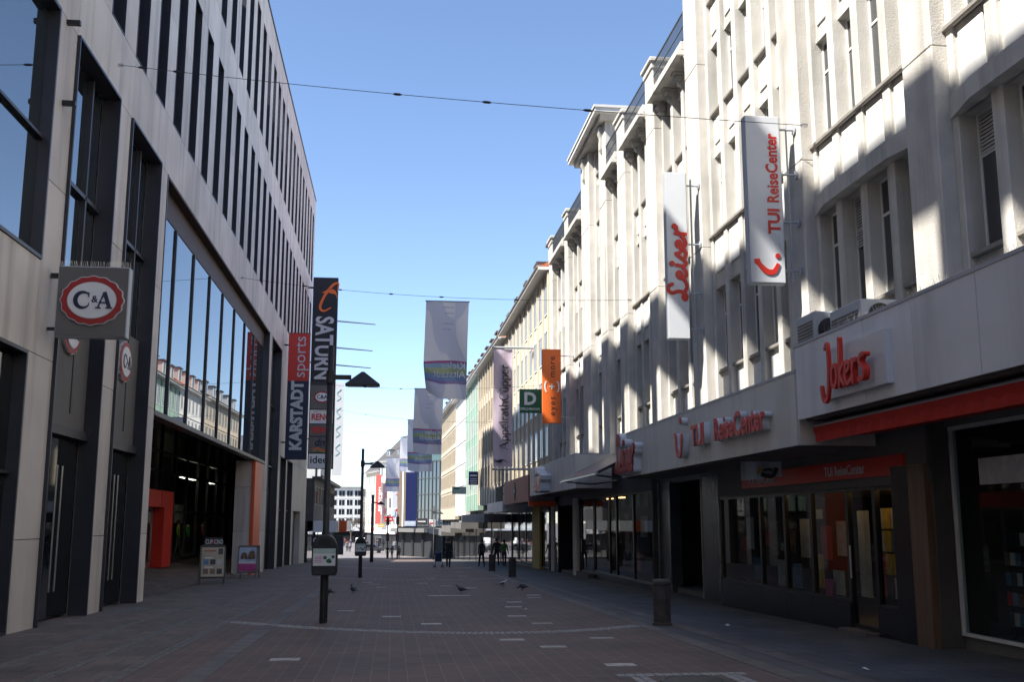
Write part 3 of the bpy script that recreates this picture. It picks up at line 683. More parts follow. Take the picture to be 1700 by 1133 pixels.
# red awning valance under the near canopy
aw = thing('awning', 'rolled red awning with valance under the near canopy', 'awning', (7.4, 13, 3.1))
MB().prism([(7.28, 6, 3.12), (7.22, 6, 3.33), (7.55, 6, 3.40), (8.3, 6, 3.38), (8.3, 6, 3.2)], (0, 11.4, 0)).build('cloth', 'red_awning', aw)
MB().tube([(7.25, 5.9, 3.33), (7.25, 17.45, 3.33)], .035).build('front_bar', 'steel', aw)
v = MB()
for i in range(57):
    y = 6 + i * .2; v.face([(7.25 + .02 * (i % 2), y, 3.31), (7.25 + .02 * ((i + 1) % 2), y + .2, 3.31), (7.25 + .02 * ((i + 1) % 2), y + .2, 3.05), (7.25 + .02 * (i % 2), y, 3.05)])
v.build('valance', 'red_awning', aw)
# dark awning between the two canopies
ad = thing('awning', 'dark slanted awning with bright front bars between two beige canopies', 'awning', (7.5, 36, 3.0))
MB().prism([(8.3, 32.3, 4.2), (6.35, 32.3, 3.25), (6.35, 32.3, 3.16), (8.3, 32.3, 4.05)], (0, 7.0, 0)).build('cloth', 'black_metal', ad)
MB().box(6.28, 6.36, 32.3, 39.3, 3.13, 3.19).build('front_bar', 'steel', ad)
for y in (33, 38.6): MB().tube([(8.3, y, 3.2), (7.4, y, 3.05), (6.4, y, 3.14)], .03).build('folding_arm', 'steel', ad)
# air conditioners on the canopy
def aircon(y, x, label, sz=(.75, .95, .85)):
    t = thing('air_conditioner', label, 'air conditioner', (x, y, 4.75)); dx, dy, dz = sz
    body = piece('case', x - dx / 2, x + dx / 2, y - dy / 2, y + dy / 2, 4.76, 4.76 + dz, 'sign_side', t, .02)
    MB().lathe([(.30, 0), (.30, .02), (.27, .03), (.05, .03)], (0, 0, 0), 20)
    g = MB()
    for i in range(4): g.tube([(x + (.06 + i * .05) * math.cos(a), y - dy / 2 - .02, 4.76 + dz / 2 + (.06 + i * .05) * min(1, dz * 1.5) * math.sin(a)) for a in (2 * PI * q / 20 for q in range(21))], .006, 4)
    g.build('fan_grille', 'black_metal', t)
    f = MB().disc((0, 0), min(.24, dz * .38), (x, y - dy / 2 - .002, 4.76 + dz / 2), X_, Z_, .008); f.build('fan_opening', 'dark_metal', t)
    for k in range(int((dz - .2) / .06)): piece('vent_slat', x - dx / 2 - .012, x - dx / 2, y - dy / 2 + .08, y + dy / 2 - .08, 4.87 + k * .06, 4.90 + k * .06, 'soffit', t)
aircon(18.3, 7.85, 'large grey air conditioner standing nearest the canopy joint', (.6, .85, .72))
aircon(16.6, 7.9, 'low grey air conditioner half hidden behind the near canopy edge', (.7, 1.2, .55))

# ------------------------------------------------------------------ blade signs on the right
def blade(name, label, y, x0, x1, z0, z1, m, side='sign_side', th=.22, arms=(), wall=8.39):
    t = thing(name, label, 'sign', ((x0 + x1) / 2, y, z0))
    piece('sign_box', x0, x1, y, y + th, z0, z1, side, t, .012)
    piece('sign_face', x0 + .02, x1 - .02, y - .012, y - .001, z0 + .02, z1 - .02, m, t, .003)
    for z in arms:
        b = MB().tube([(x1, y + th / 2, z), (wall - .03, y + th / 2, z)], .025); b.lathe([(.09, 0), (.09, .0)], (0, 0, 0), 3) if False else None
        b.prism([(wall - .03, y + th / 2 + .10 * math.cos(a), z + .10 * math.sin(a)) for a in (2 * PI * q / 14 for q in range(14))], (.03, 0, 0)); b.build('bracket', 'sign_side', t)
    return t
ts = blade('blade_sign', 'wider white blade sign with upright red lettering and smile logo', 20.3, 7.25, 8.02, 6.55, 10.2, 'sign_white', arms=(9.95, 8.95, 7.9, 6.85))
yf = 20.3 - .014
MB().tube([(8.2, 20.41, 6.6), (8.2, 20.41, 10.1)], .02).build('bracket_pole', 'sign_side', ts)
text('TUI', .35, 'red', ts, (7.82, yf, 7.62), 'up', .006, .012, ax='LEFT'); text('ReiseCenter', .35, 'red', ts, (7.82, yf, 8.28), 'up', .006, .009, ax='LEFT', sx=.86)
b = MB(); u = lambda px, py: ((px - 1240) * .01173, (470 - py) * .01173)
b.ribbon([u(1251, 428), u(1252, 436)], .12, (7.27, yf, 6.57), X_, Z_, .01, smooth=False); b.ribbon([u(1251, 431), u(1259, 442), u(1270, 451), u(1282, 450), u(1290, 436)], lambda t: .07 + .05 * math.sin(PI * t), (7.27, yf, 6.57), X_, Z_, .01)
b.disc(u(1289.5, 422), .055, (7.27, yf, 6.57), X_, Z_, .01); b.build('smile_logo', 'red', ts)
le = blade('blade_sign', 'narrow white blade sign with red script lettering', 27.3, 7.38, 8.0, 6.6, 11.35, 'sign_white', arms=(11.0, 9.3, 7.9, 6.9))
script(le, LEISER, LEISER_DOTS, .93, .112, (7.95, 27.288, 7.72), 'up', 'red', .012, .08, ky=.60)
MB().tube([(8.15, 27.41, 6.4), (8.15, 27.41, 11.2)], .03).build('bracket_pole', 'sign_side', le)
ey = blade('blade_sign', 'orange blade sign with white lens logo beside the green sign', 48.0, 6.87, 7.75, 6.2, 9.7, 'orange', 'orange', arms=(9.4, 6.5))
text('eyes', .42, 'ink', ey, (7.34, 47.985, 6.55), 'up', .006, 0, ax='LEFT', sp=1.25); text('more', .42, 'ink', ey, (7.34, 47.985, 8.35), 'up', .006, 0, ax='LEFT', sp=1.15)
b = MB(); o = (7.31, 47.985, 7.92)
for sgn in (-1, 1): b.ribbon([(sgn * (.20 + .13 * math.cos(a)), .27 * math.sin(a)) for a in (R(-70 + i * 20) for i in range(8))], .065, o, X_, Z_, .01)
b.ribbon([(-.13, 0), (.13, 0)], .06, o, X_, Z_, .01, smooth=False); b.ribbon([(0, -.13), (0, .13)], .06, o, X_, Z_, .012, smooth=False); b.build('lens_logo', 'white', ey)
de = blade('blade_sign', 'green square sign with white letter D behind the orange sign', 52.0, 6.28, 7.55, 7.1, 8.3, 'green_sign', 'green_sign', arms=(7.9, 7.4))
text('D', .85, 'white', de, (6.80, 51.985, 7.78), 'cam', .006, .035); text('DEICHMANN', .17, 'white', de, (6.80, 51.985, 7.28), 'cam', .006, .003)
ap = thing('fabric_banner', 'tall lilac fabric banner with dark serif lettering and bird emblem', 'banner', (6.5, 62, 4.8))
b = MB(); nx, nz = 8, 24
fz = lambda i, j: (5.9 + 1.15 * i / nx, 62 + .05 * math.sin(j * .5) * math.sin(i * .7), 4.88 + 7.1 * j / nz)
for i in range(nx):
    for j in range(nz): b.face([fz(i, j), fz(i + 1, j), fz(i + 1, j + 1), fz(i, j + 1)])
b.build('cloth', 'lilac', ap)
for z in (4.75, 12.08): MB().tube([(5.8, 62, z), (8.35, 62, z)], .07).build('banner_pole', 'sign_side', ap)
# serif lettering
SER = {'A': ([((0, 0), (.3, .72), .03), ((.3, .72), (.6, 0), .09), ((.12, .25), (.47, .25), .03), ((-.07, .012), (.1, .012), .025), ((.5, .012), (.7, .012), .025)], .7),
       'p': ([((.08, -.22), (.08, .46), .08), ((0, -.21), (.17, -.21), .025), ((0, .45), (.1, .45), .025), ('a', .25, .23, .17, .23, 140, -140)], .5),
       'e': ([('a', .23, .23, .18, .23, 0, 310), ((.06, .25), (.41, .25), .03)], .47), 'l': ([((.1, 0), (.1, .76), .08), ((0, .012), (.2, .012), .025), ((0, .75), (.1, .75), .025)], .23),
       'r': ([((.1, 0), (.1, .46), .08), ((0, .012), (.22, .012), .025), ((0, .45), (.1, .45), .025), ('a', .25, .28, .14, .17, 150, 40)], .36),
       'a': ([((.34, 0), (.34, .34), .08), ('a', .2, .32, .14, .14, 0, 160), ('a', .2, .13, .14, .13, 60, 360), ((.34, .012), (.43, .012), .025)], .46),
       't': ([((.14, .03), (.14, .62), .08), ((0, .45), (.28, .45), .03), ('a', .23, .1, .09, .1, 180, 300)], .32), 'h': ([((.09, 0), (.09, .76), .08), ('a', .25, .26, .16, .2, 180, 0), ((.41, 0), (.41, .28), .08), ((0, .012), (.2, .012), .025), ((.32, .012), (.5, .012), .025)], .53),
       'C': ([('a', .36, .36, .3, .36, 45, 315), ((.6, .52), (.6, .7), .03)], .7), 'ü': ([((.09, .1), (.09, .46), .08), ('a', .25, .14, .16, .14, 180, 360), ((.41, 0), (.41, .46), .08), ('d', .16, .62), ('d', .34, .62)], .52)}
def serif(word, s, o, face, m, par, d=.008):
    rt, up = FACE[face]; x = 0; b = MB()
    for ch in word:
        st, adv = SER[ch]
        for q in st:
            if q[0] == 'a':
                _, cx, cy, rx, ry, a0, a1 = q; n = 12
                b.ribbon([((x + cx + rx * math.cos(R(a0 + (a1 - a0) * i / n))) * s, (cy + ry * math.sin(R(a0 + (a1 - a0) * i / n))) * s) for i in range(n + 1)], lambda t: s * (.03 + .055 * math.sin(PI * t)), o, rt, up, d, smooth=False)
            elif q[0] == 'd': b.disc(((x + q[1]) * s, q[2] * s), .05 * s, o, rt, up, d, n=10)
            else: b.ribbon([((x + q[0][0]) * s, q[0][1] * s), ((x + q[1][0]) * s, q[1][1] * s)], q[2] * s, o, rt, up, d, smooth=False)
        x += adv
    b.build('lettering', m, par)
serif('AppelrathCüpper', .72, (6.78, 61.93, 5.9), 'up', 'ink', ap)
b = MB(); o = (6.3, 61.93, 5.22)
b.ribbon([(-.45, .18), (-.25, .02), (0, -.02), (.2, .06), (.55, -.12)], lambda t: .02 + .13 * math.sin(PI * t) ** 3, o, X_, Z_, .008); b.ribbon([(-.08, -.05), (.02, .1)], .12, o, X_, Z_, .01, smooth=False); b.build('bird_emblem', 'ink', ap)

# ------------------------------------------------------------------ shop fronts on the right, x = 8.9
def shopfront(label, y0, y1, xs, ztop, segs, plinth, fr='black_metal', back='interior', depth=4.0, name='storefront', glass='shop_glass'):
    """segs: list of (ya, yb, kind); kind 'g' glass pane, 'p:<mat>' pillar, 'd' door, 'v' open void"""
    t = thing(name, label, 'shop front', (xs + 1, (y0 + y1) / 2, G((y0 + y1) / 2)))
    zg = min(G(y0), G(y1)) - .05; zf = G((y0 + y1) / 2) + .12
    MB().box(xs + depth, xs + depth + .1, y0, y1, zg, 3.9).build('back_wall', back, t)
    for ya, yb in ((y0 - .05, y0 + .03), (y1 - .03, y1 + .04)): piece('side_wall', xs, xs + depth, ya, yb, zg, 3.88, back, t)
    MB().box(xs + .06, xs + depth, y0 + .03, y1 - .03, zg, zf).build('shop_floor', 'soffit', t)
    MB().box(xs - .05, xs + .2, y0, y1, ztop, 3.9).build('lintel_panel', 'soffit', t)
    for ya, yb, k in segs:
        if k == 'p:marble':
            for ye in (ya - .02, yb - .01): piece('edge_strip', xs - .14, xs - .11, ye, ye + .03, zg, 3.0, 'steel', t)
        if k[0] == 'p': piece('pillar', xs - .12, xs + .25, ya, yb, zg, 3.0 if ztop > 2.9 else ztop + .3, k[2:], t, .01)
        elif k in ('g', 'd'):
            pz = zf + (plinth if k == 'g' else .02); f = MB(); w_ = .06
            f.box(xs, xs + .1, ya, ya + w_, pz, ztop).box(xs, xs + .1, yb - w_, yb, pz, ztop).box(xs, xs + .1, ya + w_, yb - w_, ztop - w_, ztop).box(xs, xs + .1, ya + w_, yb - w_, pz, pz + .05)
            wn = f.build('door' if k == 'd' else 'window', fr, t)
            piece('pane', xs + .045, xs + .055, ya + w_, yb - w_, pz + .05, ztop - w_, glass, wn)
            if k == 'g' and plinth > .1: piece('plinth', xs - .03, xs + .15, ya, yb, zg, pz, 'black_stone', t, .006)
            if k == 'd': MB().tube([(xs - .06, yb - .2, zf + .9), (xs - .06, yb - .2, zf + 1.5)], .018).build('door_handle', 'steel', wn)
            if k == 'd': piece('door_step', xs - .28, xs + .06, ya, yb, zg, zf, 'band_stone', t)
    return t
bk = shopfront('bookshop front with pale thin frame and display racks behind glass', 8.0, 16.0, 8.9, 3.2, [(8.0, 11.9, 'g'), (11.9, 15.98, 'g')], .02, 'frame_white')
for i, (y, x) in enumerate(((15.2, 9.5), (14.55, 9.7), (13.7, 9.5))):
    r = thing('display_rack', ('narrow rack of pocket books nearest the bookshop corner', 'middle rack of pocket books behind the bookshop glass', 'rack of pocket books farthest inside the bookshop window')[i], 'rack', (x, y, G(15)))
    zb = G(12) + .12
    MB().tube([(x, y - .3, zb), (x, y - .3, zb + 1.6)], .015).tube([(x, y + .3, zb), (x, y + .3, zb + 1.6)], .015).build('rack_frame', 'black_metal', r)
    for k in range(5):
        piece('shelf', x - .10, x + .1, y - .3, y + .3, zb + .2 + k * .3, zb + .215 + k * .3, 'black_metal', r)
        for j in range(4): piece('book', x - .09, x - .06, y - .28 + j * .145, y - .15 + j * .145, zb + .22 + k * .3, zb + .41 + k * .3, random.choice(('poster_pale', 'poster_blue', 'poster_dark', 'photo_brown', 'poster_red')), r)
piece('notice', 8.93, 8.94, 14.0, 15.2, 2.25, 2.65, 'poster_pale', bk); piece('notice', 8.93, 8.94, 13.6, 13.8, 2.05, 2.2, 'orange', bk)
tv = shopfront('travel agency front with posters, black plinth and red name strip', 16.05, 27.1, 8.6, 2.32, [(16.05, 16.6, 'p:wood_panel'), (16.6, 17.2, 'p:black_stone'), (17.2, 18.15, 'g'), (18.15, 19.3, 'd'), (19.3, 21.05, 'g'), (21.05, 22.55, 'g'), (22.55, 24.1, 'g'), (24.1, 27.1, 'g')], .45)
piece('name_strip', 8.50, 8.548, 16.75, 25.0, 2.48, 2.82, 'red', tv)
text('TUI ReiseCenter', .26, 'grey_letter', tv, (8.495, 19.1, 2.64), 'right', .004, .003); text('TUI ReiseCenter', .26, 'grey_letter', tv, (8.495, 23.6, 2.64), 'right', .004, .003)
for j, (y, pm) in enumerate(((17.35, ('poster_pale', 'poster_yellow', 'poster_blue', 'poster_pale')), (17.63, ('poster_dark', 'poster_yellow', 'poster_yellow', 'poster_yellow')), (17.9, ('poster_red', 'poster_red', 'poster_pale', 'poster_pale')))):
    for k in range(4): piece('poster', 9.15, 9.16, (y - 17.35) * 1.05 + 18.5 - .13, (y - 17.35) * 1.05 + 18.5 + .13, .30 + k * .42, .68 + k * .42, pm[k], tv)
piece('poster', 9.15, 9.16, 19.55, 20.05, .25, 1.9, 'poster_pale', tv)
for y, z0, z1, m in ((19.8, .2, .7, 'poster_pale'), (20.3, .9, 1.6, 'poster_red'), (20.2, .15, .5, 'poster_pink'), (20.7, 1.75, 1.95, 'poster_pale'), (21.9, .2, .75, 'poster_blue'), (23.2, .9, 1.7, 'photo_brown'), (23.6, 1.1, 1.5, 'poster_red'), (25.3, .9, 1.3, 'poster_red'), (25.9, .3, 1.9, 'poster_pale'), (19.55, 1.0, 1.7, 'poster_pale'), (20.75, .3, 1.0, 'poster_yellow'), (21.4, .9, 1.75, 'poster_pale'), (22.2, 1.0, 1.5, 'photo_brown'), (22.8, .2, .8, 'poster_pale'), (24.4, .25, .8, 'poster_blue'), (24.8, 1.0, 1.8, 'poster_pale'), (26.6, .3, 1.2, 'poster_yellow')): piece('poster', 9.15, 9.16, y * 1.064 - .27, y * 1.064 + .27, z0, z1, m, tv)
for y in (17.7, 18.8, 20.2, 22.5): piece('lamp_fill_strip', 8.74, 8.80, y - .3, y + .3, 2.275, 2.30, 'warm_lamp', tv)
for y in (18.9, 19.9): piece('lamp_fill_strip', 10.0, 10.4, y - .2, y + .2, 2.28, 2.31, 'warm_lamp', tv)
piece('ceiling', 8.85, 12.5, 16.2, 27.0, 2.33, 2.37, 'cream', tv)
shb = thing('fabric_banner', 'small pale banner with a cruise ship under the beige canopy', 'banner', (7.9, 22, 2.6))
b = MB()
for i in range(8):
    f = lambda q: (7.47 + .9 * q / 8, 22 + .04 * math.sin(q * 1.3), 0)
    b.face([(f(i)[0], f(i)[1], 2.56 + .012 * i), (f(i + 1)[0], f(i + 1)[1], 2.56 + .012 * (i + 1)), (f(i + 1)[0], f(i + 1)[1], 3.0), (f(i)[0], f(i)[1], 3.0)])
b.build('cloth', 'sky_print', shb)
MB().ribbon([(.45, .14), (.6, .10), (.72, .12), (.8, .28)], .09, (7.45, 21.94, 2.56), X_, Z_, .01).ribbon([(.5, .22), (.62, .25), (.7, .22)], .05, (7.45, 21.935, 2.56), X_, Z_, .01).build('ship_print', 'poster_dark', shb)
MB().disc((.42, .26), .045, (7.45, 21.94, 2.56), X_, Z_, .01).disc((.38, .18), .03, (7.45, 21.94, 2.56), X_, Z_, .01).build('sun_print', 'poster_yellow', shb)
shopfront('dark passage beside the travel agency with marble pillars', 27.1, 35.6, 9.2, 2.95, [(28.7, 30.4, 'p:marble'), (33.95, 35.5, 'p:marble')], .3, depth=5)
pl = thing('potted_plant', 'dark shrub in a black pot inside the passage mouth', 'plant', (9.2, 27.8, G(28)))
MB().lathe([(.25, 0), (.32, .5), (.30, .52), (.05, .5)], (9.2, 27.8, G(28) + .12), 16).build('pot', 'black_stone', pl)
b = MB(); random.seed(8)
for i in range(260):
    a, e, r = random.uniform(0, 2 * PI), random.uniform(-.5, 1.5), random.uniform(.2, .45); c = Vector((9.2 + r * math.cos(a) * math.cos(e), 27.8 + r * math.sin(a) * math.cos(e), G(28) + 1.0 + r * math.sin(e)))
    d = Vector((random.uniform(-1, 1), random.uniform(-1, 1), random.uniform(-.3, 1))).normalized() * .09; q = d.orthogonal().normalized() * .03
    b.face([c, c + d * .5 + q, c + d, c + d * .5 - q])
b.build('leaves', 'plant_leaf', pl)['kind'] = 'stuff'
ms = shopfront('shoe shop front with tall panes and glossy black posts', 35.6, 50.0, 8.9, 2.75, [(35.6, 38.6, 'g'), (38.6, 41.6, 'g'), (41.6, 43.0, 'g'), (43.0, 46.2, 'g'), (46.4, 49.4, 'd')], .15)
for y, z0, z1, m in ((37, .2, 1.2, 'photo_brown'), (39.6, 1.4, 2.2, 'poster_pale'), (40.5, .1, .8, 'poster_red'), (42.3, .5, 2.3, 'wood_panel'), (44.5, 1.5, 2.1, 'mint'), (45.5, .2, 1.3, 'photo_brown')): piece('display', 9.5, 9.6, y - .4, y + .4, z0 - .3, z1 - .3, m, ms)
for y in (41.9, 44.2): piece('lamp_fill_strip', 9.12, 9.3, y - .3, y + .3, 2.62, 2.66, 'warm_lamp', ms)
shopfront('dark entrance in a pale stone frame beyond the shoe shop', 50.0, 58.5, 8.9, 2.5, [(50.0, 51.2, 'p:stone_smooth'), (57.3, 58.4, 'p:stone_smooth')], .1, depth=2)
eo = shopfront('optician front with yellow side wall and mirror-bright panes', 58.5, 77.0, 8.7, 2.3, [(58.5, 61.5, 'g'), (61.5, 64.8, 'p:yellow_wall'), (64.8, 69, 'g'), (69, 73, 'g'), (73, 76.9, 'g')], .1)

# ------------------------------------------------------------------ buildings further along the street
def row_building(label, p0, p1, ztop, depth, wall, nwin, floors, zfirst=4.2, fins=None, roof=None, dormers=0, gf='core', wf=.55, glass='window_glass', eave='frame_white', dm='pale', canopy=None, name='row_house', frames='frame_white', hroof=4.5):
    dx, dy = p1[0] - p0[0], p1[1] - p0[1]; L = math.hypot(dx, dy); zb = G(min(p0[1], p1[1])); z0w = min(G(p0[1]), G(p1[1])) - .3
    t = thing(name, label, 'building', (p0[0], p0[1], 0), math.atan2(dy, dx), local=True)
    t.location.z = zb
    B = lambda z: z - zb
    MB().box(0, L, -depth, 0, B(zfirst - .9), B(ztop)).build('wall', wall, t)
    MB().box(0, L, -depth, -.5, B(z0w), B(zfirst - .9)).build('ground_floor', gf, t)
    n = max(2, int(L / 5))
    for i in range(n):
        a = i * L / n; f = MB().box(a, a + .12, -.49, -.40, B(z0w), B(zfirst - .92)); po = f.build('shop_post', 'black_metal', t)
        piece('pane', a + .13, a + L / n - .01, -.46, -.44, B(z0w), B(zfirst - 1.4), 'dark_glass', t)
    fh = (ztop - .35 - zfirst) / floors; pw = L / nwin
    for k in range(floors):
        for i in range(nwin):
            c = (i + .5) * pw; hw = pw * wf / 2; s = B(zfirst + k * fh + fh * .22); h = B(zfirst + k * fh + fh * .88); q = .06
            f = MB().box(c - hw, c - hw + q, .002, .05, s, h).box(c + hw - q, c + hw, .002, .05, s, h).box(c - hw + q, c + hw - q, .002, .05, s, s + q).box(c - hw + q, c + hw - q, .002, .05, h - q, h).box(c - q / 2, c + q / 2, .002, .04, s + q, h - q)
            me = WIN.get((wall, round(hw, 2), round(h - s, 2)))
            if me is None:
                o = f.build('window', frames, t); WIN[(wall, round(hw, 2), round(h - s, 2))] = (o.data, Vector((c, 0, s)))
            else:
                o = bpy.data.objects.new('window', me[0]); COL.objects.link(o); o.parent = t; o.location = Vector((c, 0, s)) - me[1]; WL[o.name] = o.location.copy()
            piece('pane', c - hw + q, c + hw - q, .004, .018, s + q, h - q, glass, o)
    if fins:
        for i in range(nwin + 1):
            c = min(max(i * pw, .12), L - .12); piece('fin', c - .09, c + .09, .0, .10, B(zfirst - .85), B(ztop - .1), fins, t, .01)
    else:
        for k in range(1, floors): piece('ledge', 0, L, .0, .07, B(zfirst + k * fh) - .06, B(zfirst + k * fh) + .06, wall, t)
    MB().box(-.05, L + .05, -.2, .62, B(ztop), B(ztop) + .16).build('eave', eave, t)
    MB().tube([(0, .62, B(ztop) + .2), (L, .62, B(ztop) + .2)], .1).build('gutter', 'sill', t)
    rb = B(ztop) + .16
    if roof:
        MB().prism([(0, .5, rb), (0, -depth / 2, rb + hroof), (0, -depth, rb)], (L, 0, 0)).build('roof', roof, t)
        for i in range(dormers):
            c = (i + .5) * L / dormers; y0 = -.5; d = MB().box(c - .62, c + .62, -3.0, y0, rb + .3, rb + 2.0)
            do = d.build('dormer', dm, t); MB().box(c - .75, c + .75, -3.1, y0 + .18, rb + 2.0, rb + 2.14).build('dormer_roof', 'roof_dark', do)
            piece('pane', c - .45, c + .45, y0 + .002, y0 + .02, rb + .75, rb + 1.85, glass, do)
            for sg in (-1, 1): piece('dormer_frame', c + sg * .5 - .05, c + sg * .5 + .05, y0 + .002, y0 + .05, rb + .7, rb + 1.9, 'frame_white', do)
    if canopy:
        za, zc, out, m = canopy; MB().box(.2, L - .1, .0, out, B(za), B(zc)).build('canopy', m, t)
    return t
WIN = {}
row_building('cream building with vertical ribs behind the lilac banner', (8.4, 55.9), (8.32, 77), 15.5, 12, 'cream', 10, 4, 4.6, wf=.6, glass='dark_glass', fins='cream', roof='tile_red', dormers=4)
t2 = thing('shop_canopy', 'terracotta canopy panel with a dark flower-like emblem', 'canopy', (7, 60, 2.6))
MB().box(7.06, 8.4, 54.2, 66.0, 2.75, 4.05).build('canopy_body', 'soffit', t2)
for a in (54.2, 57.15, 60.1, 63.05): piece('fascia_panel', 6.98, 7.05, a + .01, a + 2.94, 2.7, 4.1, 'terracotta', t2, .005)
b = MB()
for a in range(4): b.disc((.34 * math.cos(a * PI / 2), .34 * math.sin(a * PI / 2)), .20, (6.97, 60.1, 3.4), -Y_, Z_, .02)
b.build('emblem', 'ink', t2); MB().disc((0, 0), .14, (6.94, 60.1, 3.4), -Y_, Z_, .02).build('emblem_heart', 'white', t2)
piece('red_edge', 6.98, 8.4, 54.0, 54.19, 2.45, 2.72, 'orange_panel', t2)
bw = thing('balcony', 'small roof balcony with railing on the canopy under the lilac banner', 'balcony', (7.6, 72, 3.0))
MB().box(6.9, 8.35, 66.3, 77, 2.3, 2.95).build('canopy_slab', 'fascia', bw)
b = MB().box(6.95, 7.0, 67, 71.5, 3.9, 3.96).box(6.95, 8.3, 67, 67.05, 3.9, 3.96).box(6.95, 8.3, 67, 67.05, 3.4, 3.45)
for i in range(24): b.box(6.96, 6.99, 67 + i * .19, 67.04 + i * .19, 2.95, 3.9)
b.build('railing', 'rail', bw)
row_building('tan building with close vertical ribs and brown dormers', (8.3, 77.2), (7.9, 97), 15.3, 12, 'tan', 10, 4, 4.0, wf=.66, frames='tan', glass='dark_glass', fins='tan', roof='tile_red', dormers=5, dm='brown_panel', canopy=(1.6, 2.25, 1.6, 'soffit'))
row_building('building clad in green copper strips', (7.9, 97.2), (7.75, 111.8), 15.3, 12, 'copper_green', 7, 4, 3.6, fins='copper_green', roof='tile_red', dormers=4, dm='pale', canopy=(1.0, 1.6, 1.6, 'soffit'), glass='green_glass')
row_building('pale plastered building between green and tan facades', (7.75, 112), (7.4, 125), 15.6, 12, 'pale', 7, 5, 3.2, roof='tile_red', dormers=4, dm='pale', canopy=(.5, 1.2, 1.6, 'soffit'), wf=.5, glass='dark_glass')
row_building('tan ribbed building before the glass corner', (7.4, 125.2), (6.8, 149.5), 16.0, 12, 'tan', 12, 5, 2.8, wf=.62, frames='tan', glass='dark_glass', roof='roof_dark', dormers=5, canopy=(0, .7, 1.6, 'soffit'))
# glass corner building
gc = thing('glass_corner_building', 'dark glass corner building with blue banner wall at the crossing', 'building', (5, 155, G(150)))
foot = [(7.2, 149.6), (3.7, 157), (0.9, 163), (4.5, 176), (14, 172), (14, 149.6)]
MB().prism([(x, y, -3.6) for x, y in foot], (0, 0, 4.6)).build('ground_floor', 'core', gc)
MB().prism([(x, y, 1.0) for x, y in foot], (0, 0, 9.4)).build('upper_body', 'blue_glass', gc)
MB().prism([(7.4, 149.4, 10.4), (5.1, 153.6, 10.4), (14, 160, 10.4), (14, 149.4, 10.4)], (0, 0, 3.0)).build('roof_pavilion', 'green_glass', gc)
b = MB(); (xa, ya), (xb, yb) = foot[0], foot[1]; d = Vector((xb - xa, yb - ya, 0)); nrm = Vector((d.y, -d.x, 0)).normalized() * -1
nrm = Vector((-.9, -.42, 0))
for i in range(8): p = Vector((xa, ya, 1.0)) + d * (i / 7); b.prism([p, p + Vector((.09, -.03, 0)), p + Vector((.09, -.03, 0)) + nrm * .12, p + nrm * .12], (0, 0, 9.4))
for z in (1.0, 3.2, 5.5, 7.8, 10.2): p = Vector((xa, ya, z)) + nrm * .01; q = p + d; b.prism([p, q, q + nrm * .1, p + nrm * .1], (0, 0, .14))
b.build('mullion_grid', 'rail', gc)
(xa, ya), (xb, yb) = foot[1], foot[2]; d = Vector((xb - xa, yb - ya, 0))
p = Vector((xa, ya, .9)) + nrm * .05
MB().prism([p, p + d * .55, p + d * .55 + nrm * .12, p + nrm * .12], (0, 0, 9.6)).build('blue_banner_wall', 'blue_sign', gc)
p = p + d * .56; MB().prism([p, p + d * .44, p + d * .44 + nrm * .15, p + nrm * .15], (0, 0, 9.6)).build('brown_wall', 'brown_panel', gc)
p = p + d * .1 + nrm * .16; MB().prism([p, p + d * .06, p + d * .06 + nrm * .05, p + nrm * .05], (0, 0, 9.4)).build('light_strip', 'frame_white', gc)
MB().prism([(7.2, 148.2, .1), (2.9, 155.6, .1), (-.3, 162.4, .1), (1, 166, .1), (8, 152, .1)], (0, 0, .55)).build('canopy', 'soffit', gc)
for i in range(0, 9, 2):
    q = i / 8; x = 7.2 + (1.6 - 7.2) * q; y = 149.2 + (161.2 - 149.2) * q
    piece('shop_post', x - .12, x + .12, y - .35, y - .1, -3.6, .1, 'rail', gc)
# left side beyond the mall
l2 = row_building('low dark building with a white canopy past the mall end', (-6.6, 122), (-6.8, 93), 5.4, 10, 'roof_dark', 9, 1, 2.6, gf='core', canopy=(.75, 1.75, 2.0, 'fascia'), eave='rail', frames='black_metal', glass='dark_glass')
for i in range(16):
    pass
os_ = thing('shop_sign', 'black sign box with white letter O under the white canopy', 'sign', (-5.6, 92, -.3))
piece('sign_box', -6.80, -5.75, 91.6, 91.8, -.35, .45, 'ink', os_, .02); piece('sign_box', -5.30, -4.2, 94, 94.2, -1.2, .45, 'poster_dark', os_, .02)
text('O', .62, 'grey_letter', os_, (-6.42, 91.59, .05), 'cam', .01, .02); text('2', .25, 'grey_letter', os_, (-6.08, 91.59, -.12), 'cam', .01, .005)
piece('red_end', -4.65, -4.0, 94.5, 95.2, .75, 1.75, 'orange_panel', os_)
row_building('grey block set back behind the low building', (-8.6, 146), (-8.4, 124), 18, 12, 'pale', 8, 5, 2.6)
# far end of the street
row_building('white office block closing the far left of the street', (-7.6, 262), (-21, 262), 9.8, 14, 'fascia_beige', 7, 4, .5, wf=.8, glass='dark_glass', canopy=(-.6, 0, 1.5, 'fascia'))
row_building('low grey block behind the bare trees', (3, 285), (-9, 285), 10, 14, 'tan', 7, 3, .5)
row_building('old pale gabled house beyond the crossing', (-2.2, 200), (-5.4, 214), 11.0, 9, 'cream', 6, 4, 0.4, roof='roof_dark', dormers=3, hroof=5)
fl = row_building('sunlit end house with red and grey banners', (1.6, 190), (-2.4, 199.6), 12.6, 9, 'pale', 5, 4, 0.4, roof='roof_dark', dormers=2, hroof=5, canopy=(-.6, .1, 1.2, 'white'))
rb = thing('fabric_banner', 'tall red banner with white writing on the sunlit end house', 'banner', (-1.6, 194, 2)); d = Vector((-4, 9.6, 0)).normalized(); nv = Vector((-d.y, d.x, 0)) * 1
